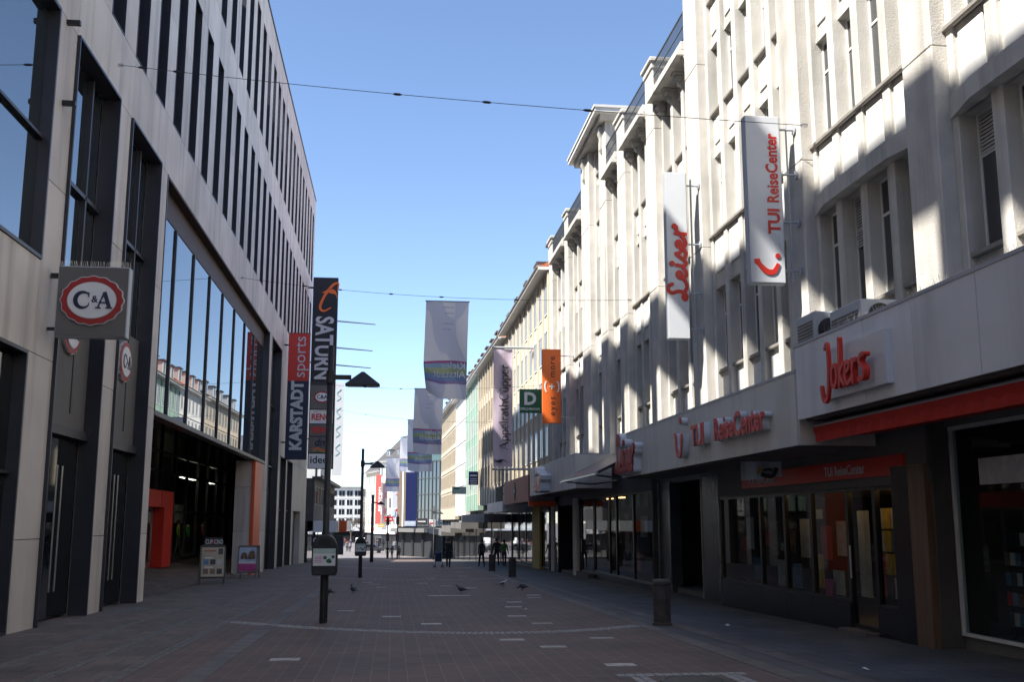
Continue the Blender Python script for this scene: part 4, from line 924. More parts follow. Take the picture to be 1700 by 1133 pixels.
nv = Vector((-.923, -.385, 0))
p = Vector((-1.2, 196, 1.2)) + nv * 1.0; MB().prism([p, p + d * 2.6, p + d * 2.6 + nv * .05, p + nv * .05], (0, 0, 9)).build('cloth', 'red', rb)
text('sparen', 1.7, 'white', rb, p + nv * .10 + d * .6 + Vector((0, 0, 4.5)), (Z_, d), .01, .02)
vb = thing('fabric_banner', 'grey banner with red ring logo on the sunlit end house', 'banner', (.6, 191, 1))
piece('cloth', -.1, 1.5, 187.8, 187.86, 2, 10.2, 'grey_letter', vb); MB().disc((.95, 1.6), .5, (-.1, 187.78, 2), X_, Z_, .02).build('ring_white', 'white', vb); MB().disc((.95, 1.6), .3, (-.1, 187.74, 2), X_, Z_, .02).build('ring', 'red', vb)
text('voda', 1.1, 'red', vb, (1.0, 187.75, 4.8), 'up', .01, .02, ax='LEFT'); piece('blue_patch', -.05, .45, 187.7, 187.79, 2.6, 3.8, 'sky_print', vb)

# ------------------------------------------------------------------ signs on the left
ca = thing('blade_sign', 'square grey sign with red rimmed oval medallion hung from the mall front', 'sign', (-6.1, 21.6, 5.3))
piece('sign_box', -6.82, -5.42, 21.5, 21.74, 5.35, 6.82, 'sign_side', ca, .015); piece('sign_face', -6.80, -5.44, 21.485, 21.499, 5.37, 6.80, 'soffit', ca, .003)
medallion(ca, (-6.11, 21.49, 6.10), 'cam', .62, .51, .05)
MB().box(-6.99, -6.82, 21.58, 21.66, 6.58, 6.68).box(-6.99, -6.82, 21.58, 21.66, 5.50, 5.56).build('bracket', 'black_metal', ca)
b = MB()
for i in range(40):
    x = -6.8 + i * .035; b.tube([(x, 21.6, 6.82), (x + random.uniform(-.03, .03), 21.6, 6.95)], .002, 3)
b.build('bird_spikes', 'steel', ca)['kind'] = 'stuff'
ka = thing('blade_sign', 'vertical red and navy lettered sign on the mall front', 'sign', (-6, 66, 5.2))
zk = lambda py: 1.7 + (866 - py) / 1731 * 66.3 * 1.003
piece('sign_box', -6.70, -5.37, 66.0, 66.3, zk(768), zk(560), 'dark_metal', ka, .02)
piece('red_panel', -6.69, -5.38, 65.98, 65.997, zk(640), zk(561), 'red', ka); piece('navy_panel', -6.69, -5.38, 65.98, 65.997, zk(767), zk(640) - .01, 'navy', ka)
text('sports', 1.05, 'grey_letter', ka, (-5.95, 65.97, zk(600)), 'up', .006, .0); text('KARSTADT', .98, 'grey_letter', ka, (-6.03, 65.97, zk(697)), 'up', .006, .05, sx=.88)
MB().tube([(-6.98, 66.15, zk(580)), (-6.7, 66.15, zk(580))], .05).tube([(-6.98, 66.15, zk(740)), (-6.7, 66.15, zk(740))], .05).build('bracket', 'black_metal', ka)
sa = thing('blade_sign', 'tall black sign with orange swirl above small shop logos at the mall end', 'sign', (-5.7, 82, 5.2))
ys = 82.0; k_ = ys / 1731; zz = lambda py: 1.7 + (866 - py) * k_ * 1.012; xx = lambda px: (px - 651) * k_ * 1.0
piece('sign_box', -6.58, -4.62, ys, ys + .4, zz(783), zz(467), 'dark_metal', sa, .03)
piece('black_panel', -6.55, -4.66, ys - .02, ys - .002, zz(642), zz(469), 'ink', sa)
text('SATURN', 1.90, 'grey_letter', sa, (-5.66, ys - .03, zz(586)), 'down', .006, .05, sx=.70)
b = MB(); o = (0, ys - .03, 0); q = lambda px, py: (xx(px) - .02, zz(py) - .1)
b.ribbon([q(543, 516), q(531, 522), q(525, 515), q(533, 494), q(546, 477), q(554, 475), q(553, 488)], lambda t: .09 + .12 * math.sin(PI * t), o, X_, Z_, .01)
b.ribbon([q(528, 491), q(540, 488), q(549, 491), q(553, 500)], lambda t: .06 + .32 * math.sin(PI * min(1, t * 1.1)) ** 2, o, X_, Z_, .012); b.build('planet_logo', 'orange', sa)
def logo(z0, z1, m): return piece('logo_panel', -6.5, -4.75, ys - .02, ys - .002, zz(z0), zz(z1), m, sa)
logo(686, 648, 'soffit'); logo(710, 688, 'white'); logo(730, 712, 'soffit'); logo(757, 732, 'soffit'); logo(782, 759, 'white')
b = MB(); b.disc((0, 0), .62, (-5.62, ys - .025, zz(667)), X_, Z_, .006, n=32, ry=.46); b.build('logo_rim', 'red_dark', sa); b = MB(); b.disc((0, 0), .5, (-5.62, ys - .035, zz(667)), X_, Z_, .006, n=32, ry=.35); b.build('logo_field', 'white', sa)
text('C&A', .42, 'navy', sa, (-5.62, ys - .045, zz(667)), 'cam', .003, .01); text('RENO', .68, 'red', sa, (-5.64, ys - .03, zz(700)), 'cam', .004, .025, sx=.82); text('REWE', .62, 'red', sa, (-5.64, ys - .03, zz(721)), 'cam', .004, .03, sx=.82)
text('dm', .80, 'navy', sa, (-5.62, ys - .03, zz(741)), 'cam', .004, .02, shear=.25); text('idee.', .80, 'ink', sa, (-5.64, ys - .03, zz(769)), 'cam', .004, .01)
MB().ribbon([(-.6, 0), (-.2, .1), (.2, -.05), (.6, .08)], .09, (-5.6, ys - .03, zz(752)), X_, Z_, .006).build('logo_wave', 'orange', sa); MB().ribbon([(-.6, 0), (-.2, .1), (.2, -.05), (.6, .08)], .05, (-5.6, ys - .03, zz(755)), X_, Z_, .006).build('logo_wave', 'poster_yellow', sa)
MB().ribbon([(-.6, 0), (0, .12), (.6, 0)], .05, (-5.62, ys - .03, zz(691.5)), X_, Z_, .004).build('logo_swoosh', 'poster_yellow', sa)
for z in (20, 14, 8): MB().tube([(-7.0, ys + .2, z), (-6.58, ys + .2, z)], .06).build('bracket', 'black_metal', sa)
bp = thing('flagpole_bracket', 'three thin steel arms and a pale banner sticking out past the mall end', 'bracket', (-5.5, 100, 3))
y = 100.0; kk = y / 1731
for py, xe in ((538, 617), (583, 613), (612, 611)): MB().tube([(-7.2, y, 1.7 + (866 - py) * kk + .2), ((xe - 651) * kk, y, 1.7 + (866 - py - 3) * kk)], [.10, .05], 6).build('arm', 'steel', bp)
b = MB().box((551 - 651) * kk, (568 - 651) * kk, y - .03, y + .03, 1.7 + (866 - 793) * kk, 1.7 + (866 - 640) * kk); b.build('banner_cloth', 'sign_white', bp)
b = MB(); b.tube([(-7.2, y + .3, -1.8), (-7.2, y + .3, 1.7 + (866 - 530) * kk)], .12); b.build('mast', 'rail', bp)
for i, py in enumerate((660, 690, 720, 750)): MB().ribbon([(-.2, -.6), (.15, -.3), (-.2, .1), (.2, .5)], .09, ((560 - 651) * kk, y - .04, 1.7 + (866 - py) * kk), X_, Z_, .01).build('script_print', 'teal', bp)

# ------------------------------------------------------------------ cables and street flags
def cable(label, a, c, sag, fit=()):
    t = thing('overhead_cable', label, 'cable', a); a, c = Vector(a), Vector(c); n = 24
    P = [a + (c - a) * (i / n) - Vector((0, 0, sag * 4 * (i / n) * (1 - i / n))) for i in range(n + 1)]
    MB().tube(P, .008, 5).build('wire', 'cable', t)
    for f in fit:
        p = a + (c - a) * f - Vector((0, 0, sag * 4 * f * (1 - f))); d = (c - a).normalized() * .11
        MB().tube([p - d, p - d * .5, p + d * .5, p + d], [.012, .03, .03, .012], 6).build('clamp', 'cable', t)
    for p, sg in ((a, 1), (c, -1)): MB().tube([p, p + Vector((.12 * sg, 0, 0))], .04, 6).build('wall_hook', 'steel', t)
    return t
cable('nearest overhead cable crossing high above the street', (-7.0, 25.4, 12.93), (8.4, 19.74, 9.8), .12, (.04, .1, .45, .58, .72))
cable('second overhead cable carrying the largest street flag', (-7.0, 47.0, 12.55), (8.4, 36.0, 9.55), .33, (.2, .3, .44, .57, .75))
cable('third overhead cable carrying the second street flag', (-6.2, 68.0, 10.6), (8.4, 58.0, 9.3), .35, (.3, .45))
cable('fourth overhead cable carrying a flag before the green facade', (-6.8, 90.0, 11.5), (8.2, 76.0, 8.9), .5, (.3,))
cable('fifth overhead cable carrying a half hidden flag', (-6.8, 122.0, 12.2), (7.6, 116.0, 10.8), .3, (.35,))
cable('farthest overhead cable above the crossing', (-8.4, 142.0, 12.0), (7.1, 138.0, 10.4), .7, (.4,))
def flagmat(name):
    m = mat(name, (.88, .88, .94), .8); n = m.node_tree; b = n.nodes['Principled BSDF']; o = n.nodes['Material Output']
    tr = n.nodes.new('ShaderNodeBsdfTranslucent'); mx = n.nodes.new('ShaderNodeMixShader'); mx.inputs[0].default_value = .68
    n.links.new(b.outputs[0], mx.inputs[1]); n.links.new(tr.outputs[0], mx.inputs[2]); n.links.new(mx.outputs[0], o.inputs[0])
    uv = n.nodes.new('ShaderNodeUVMap'); sp = n.nodes.new('ShaderNodeSeparateXYZ'); n.links.new(uv.outputs[0], sp.inputs[0])
    # colour bands by height on the cloth
    cr = n.nodes.new('ShaderNodeValToRGB'); cr.color_ramp.interpolation = 'CONSTANT'; base = (.88, .88, .94, 1)
    st = [(0, base), (.145, (.36, .24, .48, 1)), (.175, (.27, .38, .58, 1)), (.245, (.44, .52, .30, 1)), (.305, (.30, .46, .64, 1)), (.355, (.44, .10, .26, 1)), (.378, base)]
    while len(cr.color_ramp.elements) < len(st): cr.color_ramp.elements.new(.5)
    for e, (p, c) in zip(cr.color_ramp.elements, st): e.position = p; e.color = c
    n.links.new(sp.outputs['Y'], cr.inputs[0])
    # pale river-like print on the upper part
    wv = n.nodes.new('ShaderNodeTexNoise'); wv.inputs['Scale'].default_value = 2.2; wv.inputs['Detail'].default_value = 0; n.links.new(uv.outputs[0], wv.inputs['Vector'])
    r = n.nodes.new('ShaderNodeValToRGB'); r.color_ramp.elements[0].position = .49; r.color_ramp.elements[1].position = .51; r.color_ramp.elements[0].color = (.78, .81, .90, 1); r.color_ramp.elements[1].color = (1, 1, 1, 1)
    n.links.new(wv.outputs[0], r.inputs[0])
    mu = n.nodes.new('ShaderNodeMix'); mu.data_type = 'RGBA'; mu.blend_type = 'MULTIPLY'; mu.inputs[0].default_value = 1
    n.links.new(cr.outputs[0], mu.inputs[6]); n.links.new(r.outputs[0], mu.inputs[7])
    n.links.new(mu.outputs[2], b.inputs['Base Color']); n.links.new(mu.outputs[2], tr.inputs[0])
flagmat('flag_cloth')
def flag(label, x, y, zt, wd, ht, amp, ph, words=True, curl=0.0, sk=.02):
    t = thing('street_flag', label, 'flag', (x + wd / 2, y, zt - ht), group='flags hung across the street', local=True)
    nx, nz = 16, 36
    def S(u, v, d=0):
        fr = (1 - v); ww = amp * fr * (math.sin(u * 5.0 + ph + v * 3) * .6 + math.sin(v * 7 + u * 2 + ph) * .5 + math.sin(u * 13 + v * 4 + ph) * .13)
        cx = curl * max(0, .35 - v) * max(0, .4 - u) * 3
        return Vector(((u - .5) * wd - sk * fr * wd * 3 + cx * .6, ww - cx * 2.0 - d, v * ht + cx * 1.2 + .03 * fr * math.sin(u * 4 + ph)))
    V = [tuple(S(i / nx, j / nz)) for j in range(nz + 1) for i in range(nx + 1)]
    F = [(j * (nx + 1) + i, j * (nx + 1) + i + 1, (j + 1) * (nx + 1) + i + 1, (j + 1) * (nx + 1) + i) for j in range(nz) for i in range(nx)]
    me = bpy.data.meshes.new('cloth'); me.from_pydata(V, [], F); me.materials.append(M['flag_cloth']); ul = me.uv_layers.new(name='UVMap')
    for p in me.polygons:
        p.use_smooth = True
        for li in p.loop_indices: vi = me.loops[li].vertex_index; ul.data[li].uv = ((vi % (nx + 1)) / nx, (vi // (nx + 1)) / nz)
    link('cloth', me, t); MB().tube([(-wd / 2 - .03, 0, ht), (wd / 2 + .03, 0, ht)], .025).build('top_rod', 'steel', t)
    if words:
        for s, u0, v, size in (('Kieler', .97, .297, .40), ('Altstadt', .97, .212, .40), ('HOLSTENSTRASSE', .96, .158, .085), ('WILLKOMMEN', .66, .93, .07), ('BIENVENUE', .66, .87, .07), ('VELKOMMEN', .66, .76, .07), ('WELCOME', .6, .70, .07)):
            c = bpy.data.curves.new('t', 'FONT'); c.body = s; c.size = size; c.resolution_u = 2
            tm = bpy.data.objects.new('t', c); m2 = bpy.data.meshes.new_from_object(tm); bpy.data.objects.remove(tm); bpy.data.curves.remove(c)
            for vv in m2.vertices:
                p = S(u0 - vv.co.x / wd, v + vv.co.y / ht, .012); vv.co = p
            m2.materials.clear(); m2.materials.append(M['white' if size > .2 else 'poster_blue' if v > .5 else 'lilac']); link('lettering', m2, t)
    return t
flag('largest pale street flag with mirrored lettering, nearest the camera', 1.17, 40.6, 10.32, 1.70, 3.9, .34, .4, True, .55)
flag('second pale street flag half covered by the largest one', 1.17, 61.3, 9.42, 1.70, 3.85, .42, 2.1, True, .2)
flag('third pale street flag blown sideways behind the second one', 1.05, 81.0, 9.45, 1.9, 4.0, .5, 4.0, True, .2, .0)
flag('fourth pale street flag left of the third one', .75, 118.0, 11.0, 1.7, 3.9, .4, 1.0, False, .2)
flag('farthest pale street flag hanging lowest over the crossing', -.9, 138.0, 9.9, 1.8, 4.4, .4, 3.0, False, .0)

# ------------------------------------------------------------------ street furniture
def lamp(label, x, y, hp=5.9, k=1.0):
    z = G(y); t = thing('street_lamp', label, 'street lamp', (x, y, z), group='street lamps with triangular hoods')
    MB().tube([(x, y, z - .1), (x, y, z + 1.2), (x, y, z + 1.25), (x, y, z + hp)], [.085 * k, .085 * k, .07 * k, .065 * k], 14).build('pole', 'pole', t, True)
    zh = z + hp - .72
    MB().box(x + .05, x + .45, y - .04, y + .04, zh - .03, zh + .07).build('arm', 'pole', t)
    h = MB(); c = (x + .70, y, zh)
    h.rings([[(c[0] + sx_ * a, c[1] + sy * a2, c[2] + dz) for sx_, sy in ((-1, -1), (1, -1), (1, 1), (-1, 1))] for a, a2, dz in ((.375, .20, -.16), (.375, .20, -.14), (.04, .03, .14), (.03, .02, .15))]); h.build('hood', 'pole', t)
    piece('diffuser', c[0] - .33, c[0] + .33, y - .17, y + .17, zh - .172, zh - .161, 'dark_glass', t)
    b = MB().lathe([(.095, zh - .12), (.095, zh + .16)], (x, y, 0), 14); b.build('collar', 'pole', t)
def dustbin(label, x, y, zc, lean=0):
    z = G(y); t = thing('litter_bin', label, 'litter bin', (x, y - .3, z), group='litter bins on lamp posts')
    w2, d2 = .26, .19; z0 = z + .98; yc = y - .30
    prof = [(-w2 + .02, z0), (w2 - .02, z0), (w2, z0 + .08), (w2, z0 + .56), (w2 - .03, z0 + .68), (w2 - .09, z0 + .78), (w2 - .17, z0 + .83), (-w2 + .17, z0 + .83), (-w2 + .09, z0 + .78), (-w2 + .03, z0 + .68), (-w2, z0 + .56), (-w2, z0 + .08)]
    body = MB().prism([(x + a, yc - d2, c) for a, c in prof], (0, 2 * d2, 0)).build('body', 'bin_body', t)
    md = body.modifiers.new('round', 'BEVEL'); md.width = .025; md.segments = 2
    MB().prism([(x + a, yc - d2 - .004, c) for a, c in ((-.13, z0 + .62), (.13, z0 + .62), (.11, z0 + .71), (.05, z0 + .75), (-.05, z0 + .75), (-.11, z0 + .71))], (0, .01, 0)).build('opening', 'core', t)
    piece('lid_seam', x - w2 - .004, x + w2 + .004, yc - d2 - .004, yc + d2 + .004, z0 + .585, z0 + .60, 'core', t)
    piece('poster', x - .23, x + .23, yc - d2 - .012, yc - d2 - .003, z0 + .20, z0 + .55, 'white', t, .002)
    piece('poster_header', x - .23, x + .23, yc - d2 - .017, yc - d2 - .0125, z0 + .45, z0 + .548, 'mint', t)
    b = MB(); random.seed(2)
    for i in range(7): b.disc((.08 + random.uniform(-.08, .1), .31 + random.uniform(-.07, .08)), random.uniform(.02, .045), (x, yc - d2 - .013, z0), X_, Z_, .003 + i * .0006, n=9)
    b.build('poster_motif', 'green_sign', t)
    b = MB()
    for i in range(4): b.box(x - .2, x - .05 + .02 * (i % 2), yc - d2 - .0165, yc - d2 - .0135, z0 + .27 + i * .035, z0 + .28 + i * .035)
    b.build('poster_text', 'poster_pink', t)
    MB().tube([(x, yc, z - .05), (x, yc, z0 + .02)], .06, 12).build('post', 'pole', t)
    MB().box(x - .04, x + .04, yc + d2 - .01, y - .06, z0 + .3, z0 + .36).build('clamp', 'pole', t)
    return t
lamp('near street lamp rising behind the nearest litter bin', -1.40, 22.9)
dustbin('nearest litter bin with green and white poster', -1.385, 22.86, 0)
lamp('second street lamp rising behind the farther litter bin', -1.42, 49.5); dustbin('farther litter bin with small poster', -1.415, 49.5, 0)
lamp('third street lamp with a red band before the crossing', -1.75, 95, 5.9, 1.9)
piece('red_band', -1.90, -1.60, 94.85, 95.15, G(95) + 2.7, G(95) + 3.0, 'red', bpy.data.objects['street_lamp.002'])
lamp('fourth thin street lamp on the right before the tan facade', 4.6, 118)
def bollard(label, x, y):
    z = G(y); t = thing('bollard', label, 'bollard', (x, y, z), group='stone bollards')
    MB().lathe([(.20, -.05), (.20, .04), (.17, .06), (.165, .78), (.185, .80), (.185, .86), (.15, .90), (.02, .91)], (x, y, z), 18).build('shaft', 'bollard', t, False)
    b = MB()
    for i in range(18): a = 2 * PI * i / 18; b.box(x + .165 * math.cos(a) - .008, x + .165 * math.cos(a) + .008, y + .165 * math.sin(a) - .008, y + .165 * math.sin(a) + .008, z + .07, z + .77)
    b.build('fluting', 'bollard', t)
bollard('nearest stone bollard on the right kerb', 5.45, 21.2); bollard('middle stone bollard in front of the optician', 5.55, 48.9); bollard('farthest stone bollard beyond the middle one', 5.5, 58.4)
# A-boards
def aboard(label, x, y, w_, h, th, lean, fm):
    z = G(y); t = thing('pavement_sign', label, 'a-board', (x, y, z), th, local=True)
    for sg in (-1, 1):
        q = lambda xx_, zz_: (xx_, sg * (.30 - lean * zz_), zz_)
        b = MB()
        for xa in (-w_ / 2, w_ / 2 - .06): b.prism([q(xa, 0), q(xa + .06, 0), q(xa + .06, h), q(xa, h)], (0, .03, 0))
        for za in (.22, h - .08): b.prism([q(-w_ / 2, za), q(w_ / 2, za), q(w_ / 2, za + .08), q(-w_ / 2, za + .08)], (0, .035, 0))
        b.build('frame', fm, t)
        b = MB().prism([q(-w_ / 2 + .05, .25), q(w_ / 2 - .05, .25), q(w_ / 2 - .05, h - .05), q(-w_ / 2 + .05, h - .05)], (0, .02, 0)); b.build('board', 'poster_dark' if fm != 'steel' else 'poster_pale', t)
    return t, lambda u, v, d=.006: Vector((u, -(.30 - lean * v) - d, v))
t, S = aboard('black menu board with food photographs by the mall entrance', -7.0, 43.0, .98, 1.5, R(12), .15, 'black_metal')
MB().prism([S(-.34, 1.46, -.02), S(.34, 1.46, -.02), S(.34, 1.80, -.02), S(-.34, 1.80, -.02)], (0, .03, 0)).build('header', 'ink', t)
FACE['ab'] = (X_, Vector((0, .15, .988)).normalized())
text('CUP', .24, 'grey_letter', t, S(-.17, 1.63, .0), 'ab', .003, .003, sx=.6); text('&', .24, 'red', t, S(.01, 1.63, .0), 'ab', .003, .003, sx=.6); text('CINO', .24, 'grey_letter', t, S(.2, 1.63, .0), 'ab', .003, .003, sx=.55)
def ab_rect(t, S, u0, u1, v0, v1, m, nm='photo', d=.012): MB().prism([S(u0, v0, d), S(u1, v0, d), S(u1, v1, d), S(u0, v1, d)], (0, .003, 0)).build(nm, m, t)
ab_rect(t, S, -.43, .43, .30, 1.42, 'tan', 'menu_sheet', .008)
for r_ in range(2):
    for c in range(3): ab_rect(t, S, -.36 + c * .26, -.16 + c * .26, .40 + r_ * .36, .60 + r_ * .36, ('photo_brown', 'photo_brown', 'poster_dark', 'poster_blue', 'poster_dark', 'poster_pale')[r_ * 3 + c])
    ab_rect(t, S, -.30, .0, .64 + r_ * .36, .68 + r_ * .36, 'white', 'caption')
ab_rect(t, S, .2, .38, 1.15, 1.38, 'poster_dark', 'badge'); ab_rect(t, S, -.34, .12, 1.26, 1.32, 'terracotta', 'headline')
t, S = aboard('steel poster stand with pink and pale blue picture', -6.55, 50.2, .92, 1.45, R(-8), .12, 'steel')
ab_rect(t, S, -.40, .40, .74, 1.38, 'sky_print', 'picture'); ab_rect(t, S, -.40, .40, .32, .64, 'poster_pink', 'banner_strip'); ab_rect(t, S, -.40, .40, .64, .74, 'white', 'caption')
MB().ribbon([(-.25, .1), (-.2, .3), (-.1, .3), (-.05, .1)], .14, S(0, .75, .016), X_, Z_, .003).ribbon([(.1, .1), (.15, .35), (.25, .38), (.3, .1)], .16, S(0, .75, .016), X_, Z_, .003).build('portrait_print', 'photo_brown', t)

# small hanging signs far on the right
t = thing('blade_sign', 'small blue sign with white writing under the tan facade', 'sign', (7, 80, 4))
y = 80; k_ = y / 1731
piece('sign_box', (775 - 651) * k_, (791 - 651) * k_ , y, y + .15, 1.7 + (866 - 807) * k_, 1.7 + (866 - 785) * k_, 'navy_sign', t, .01)
for i, z in enumerate((792, 797, 800.5, 804)): piece('writing', (777 + i % 2 - 651) * k_, (789 - 651) * k_, y - .012, y - .002, 1.7 + (866 - z) * k_ - .05, 1.7 + (866 - z) * k_ + (.08 if i == 0 else .02), 'white', t)
t = thing('blade_sign', 'small pale green sign low on the far right facades', 'sign', (6, 92, 4)); y = 92; k_ = y / 1731
piece('sign_box', (748 - 651) * k_, (771 - 651) * k_, y, y + .15, 1.7 + (866 - 822) * k_, 1.7 + (866 - 810) * k_, 'mint', t, .01); piece('writing', (751 - 651) * k_, (760 - 651) * k_, y - .012, y - .002, 1.7 + (866 - 814) * k_, 1.7 + (866 - 812) * k_, 'green_sign', t)
for nm, x, y in (('left pole of the traffic lights at the crossing', -.6, 150), ('right pole of the traffic lights at the crossing', .75, 147)):
    t = thing('traffic_light', nm, 'traffic light', (x, y, G(y)), group='traffic lights at the crossing')
    MB().tube([(x, y, G(y)), (x, y, G(y) + 6)], .09, 8).build('pole', 'pole', t)
    for z in (2.4, 4.6):
        piece('signal_box', x - .22, x + .22, y - .32, y - .1, G(y) + z, G(y) + z + 1.1, 'bin_body', t, .02)
        for j in range(3): MB().disc((0, .2 + .35 * j), .12, (x, y - .33, G(y) + z), X_, Z_, .01, n=10).build('lens', 'poster_dark' if j < 2 else 'red_dark', t)

# ------------------------------------------------------------------ people
def bodymat(name, top, legs, hairc=(.03, .02, .015), waist=.52, shoe=.04):
    m = mat(name, top, .85); n = m.node_tree; b = n.nodes['Principled BSDF']
    tc = n.nodes.new('ShaderNodeTexCoord'); s = n.nodes.new('ShaderNodeSeparateXYZ'); n.links.new(tc.outputs['Object'], s.inputs[0])
    mr = n.nodes.new('ShaderNodeMath'); mr.operation = 'DIVIDE'; mr.inputs[1].default_value = 1.8; n.links.new(s.outputs['Z'], mr.inputs[0])
    cr = n.nodes.new('ShaderNodeValToRGB'); cr.color_ramp.interpolation = 'CONSTANT'
    st = [(0, (.02, .02, .02, 1)), (.045, (*legs, 1)), (waist, (*top, 1)), (.835, (.42, .25, .18, 1))]
    while len(cr.color_ramp.elements) < 4: cr.color_ramp.elements.new(.5)
    for e, (p, c) in zip(cr.color_ramp.elements, st): e.position = p; e.color = c
    n.links.new(mr.outputs[0], cr.inputs[0]); n.links.new(cr.outputs[0], b.inputs['Base Color'])
    return m
def person(label, x, y, h, rot, top, legs, stride=.12, arm=.1, name='person', head=True, cat='person', group=None, z=None, hold=0, hairm='hair'):
    t = thing(name, label, cat, (x, y, (G(y) if z is None else z)), rot, group, local=True); s = h / 1.75
    J = {}; E = []; Rd = {}
    def v(k, p, r): J[k] = Vector(p) * s; Rd[k] = r * s
    v('pel', (0, 0, .95), .135); v('waist', (0, .0, 1.10), .125); v('chest', (0, .01, 1.30), .155); v('neckb', (0, .01, 1.45), .085); v('neck', (0, 0, 1.51), .055)
    v('head0', (0, -.02, 1.58), .078); v('head1', (0, -.015, 1.67), .092); v('head2', (0, 0, 1.72), .06)
    E += [('pel', 'waist'), ('waist', 'chest'), ('chest', 'neckb'), ('neckb', 'neck')] + ([('neck', 'head0'), ('head0', 'head1'), ('head1', 'head2')] if head else [])
    for sg, nm in ((-1, 'l'), (1, 'r')):
        f = stride * sg
        v('hip' + nm, (.09 * sg, 0, .88), .10); v('kn' + nm, (.10 * sg, -f * .6 - .02, .49), .068); v('an' + nm, (.10 * sg, -f * 1.2 + (.06 if f < 0 else 0), .09), .045); v('to' + nm, (.11 * sg, -f * 1.2 - .14, .035), .04)
        v('sh' + nm, (.17 * sg, .01, 1.40), .075); v('el' + nm, (.235 * sg, .03 + arm * sg * .5, 1.13), .052)
        hy = arm * sg - .06 if not hold else -.34
        v('wr' + nm, (.24 * sg if not hold else .2 * sg, hy, .90 if not hold else 1.0), .036); v('ha' + nm, (.24 * sg if not hold else .2 * sg, hy - .03, .82 if not hold else .98), .04)
        E += [('pel', 'hip' + nm), ('hip' + nm, 'kn' + nm), ('kn' + nm, 'an' + nm), ('an' + nm, 'to' + nm), ('neckb', 'sh' + nm), ('sh' + nm, 'el' + nm), ('el' + nm, 'wr' + nm), ('wr' + nm, 'ha' + nm)]
    ks = list(k for k in J if head or not k.startswith('head')); me = bpy.data.meshes.new('body'); me.from_pydata([tuple(J[k]) for k in ks], [(ks.index(a), ks.index(c)) for a, c in E], [])
    bm = bmesh.new(); bm.from_mesh(me); ly = bm.verts.layers.skin.verify(); bm.verts.ensure_lookup_table()
    for i, k in enumerate(ks): bm.verts[i][ly].radius = (Rd[k], Rd[k] * (.8 if k in ('pel', 'waist', 'chest') else 1)); bm.verts[i][ly].use_root = (k == 'pel')
    bm.to_mesh(me); bm.free()
    bm_ = bodymat('body_' + label[:20], top, legs); me.materials.append(bm_)
    o = link('body', me, t); o.modifiers.new('skin', 'SKIN').use_smooth_shade = True; sb = o.modifiers.new('sub', 'SUBSURF'); sb.levels = 1; sb.render_levels = 2
    if head:
        b = MB(); hc = Vector((0, .012, 1.675)) * s
        b.rings([[hc + Vector((r * s * math.cos(a), r * s * math.sin(a) * 1.08 + oy, zz_ * s)) for a in (2 * PI * q / 14 for q in range(14))] for r, zz_, oy in ((.096, -.07, .035), (.104, .0, .012), (.098, .05, .006), (.07, .09, .0), (.02, .11, 0))]); b.build('hair', hairm, t, True)
        b = MB()
        for sg in (-1, 1): b.disc((sg * .034 * s, 1.635 * s), .011 * s, (0, -.112 * s, 0), X_, Z_, .006, n=8)
        b.build('eyes', 'ink', t); MB().prism([Vector((-.012, -.10, 1.60)) * s, Vector((.012, -.10, 1.60)) * s, Vector((0, -.098, 1.64)) * s], (0, -.022 * s, 0)).build('nose', 'skin', t)
        MB().box(-.025 * s, .025 * s, -.106 * s, -.098 * s, 1.562 * s, 1.57 * s).build('mouth', 'red_dark', t)
    return t
person('person in black coat pushing a stroller down the street', 3.50, 66.0, 1.78, R(170), (.02, .02, .024), (.02, .02, .025), .16, .1, hold=1)
st = thing('stroller', 'dark folding stroller pushed by the person in black', 'stroller', (2.92, 66.6, G(66.6)), R(170), local=True)
b = MB()
for sx_ in (-.22, .22):
    b.tube([(sx_, .45, 1.0), (sx_, .1, .55), (sx_, -.35, .12)], .015, 6).tube([(sx_, -.05, .75), (sx_, .3, .12)], .015, 6)
b.build('frame', 'steel', st)
for sx_ in (-.24, .24):
    for yy in (-.35, .3):
        w_ = MB(); w_.prism([(sx_ - .02, yy + .10 * math.cos(a), .10 + .10 * math.sin(a)) for a in (2 * PI * q / 14 for q in range(14))], (.04, 0, 0)); w_.build('wheel', 'black_metal', st)
MB().prism([(-.2, .12, .85), (-.2, -.22, .42), (-.2, .12, .36)], (.4, 0, 0)).build('seat', 'navy', st); MB().prism([(-.21, .16, .86), (-.21, .0, 1.0), (-.21, -.16, .92), (-.21, 0, .8)], (.42, 0, 0)).build('hood', 'navy', st)
person('person in dark coat and trousers standing before the optician panes', 5.65, 67.0, 1.70, R(200), (.03, .028, .035), (.012, .012, .016), .14, .08)
person('person in black jacket walking close to the storefronts', 6.85, 69.5, 1.80, R(185), (.015, .015, .016), (.02, .022, .03), .12, .1)
person('person in green jacket beside the storefronts', 7.25, 68.5, 1.68, R(160), (.06, .16, .03), (.04, .045, .05), .1, .08)
person('dark clothed left person of the pair before the crossing', -.55, 146, 1.76, R(180), (.02, .02, .024), (.02, .02, .03), .12, .1)
person('dark clothed right person of the pair before the crossing', .05, 146.4, 1.72, R(170), (.03, .026, .025), (.015, .015, .02), .1, .1)
person('grey clothed person standing beside the right traffic light', 1.0, 146.2, 1.72, R(180), (.10, .09, .09), (.03, .03, .04), .05, .05)
random.seed(21)
CN = {(.03, .03, .04): 'a black coat', (.25, .06, .05): 'a red jacket', (.3, .3, .32): 'a pale jacket', (.05, .07, .14): 'a blue jacket', (.12, .10, .08): 'a brown coat'}
ORD = 'first second third fourth fifth sixth seventh eighth ninth tenth eleventh twelfth thirteenth fourteenth fifteenth sixteenth seventeenth eighteenth nineteenth twentieth twenty-first twenty-second twenty-third twenty-fourth twenty-fifth twenty-sixth'.split()
spots = []
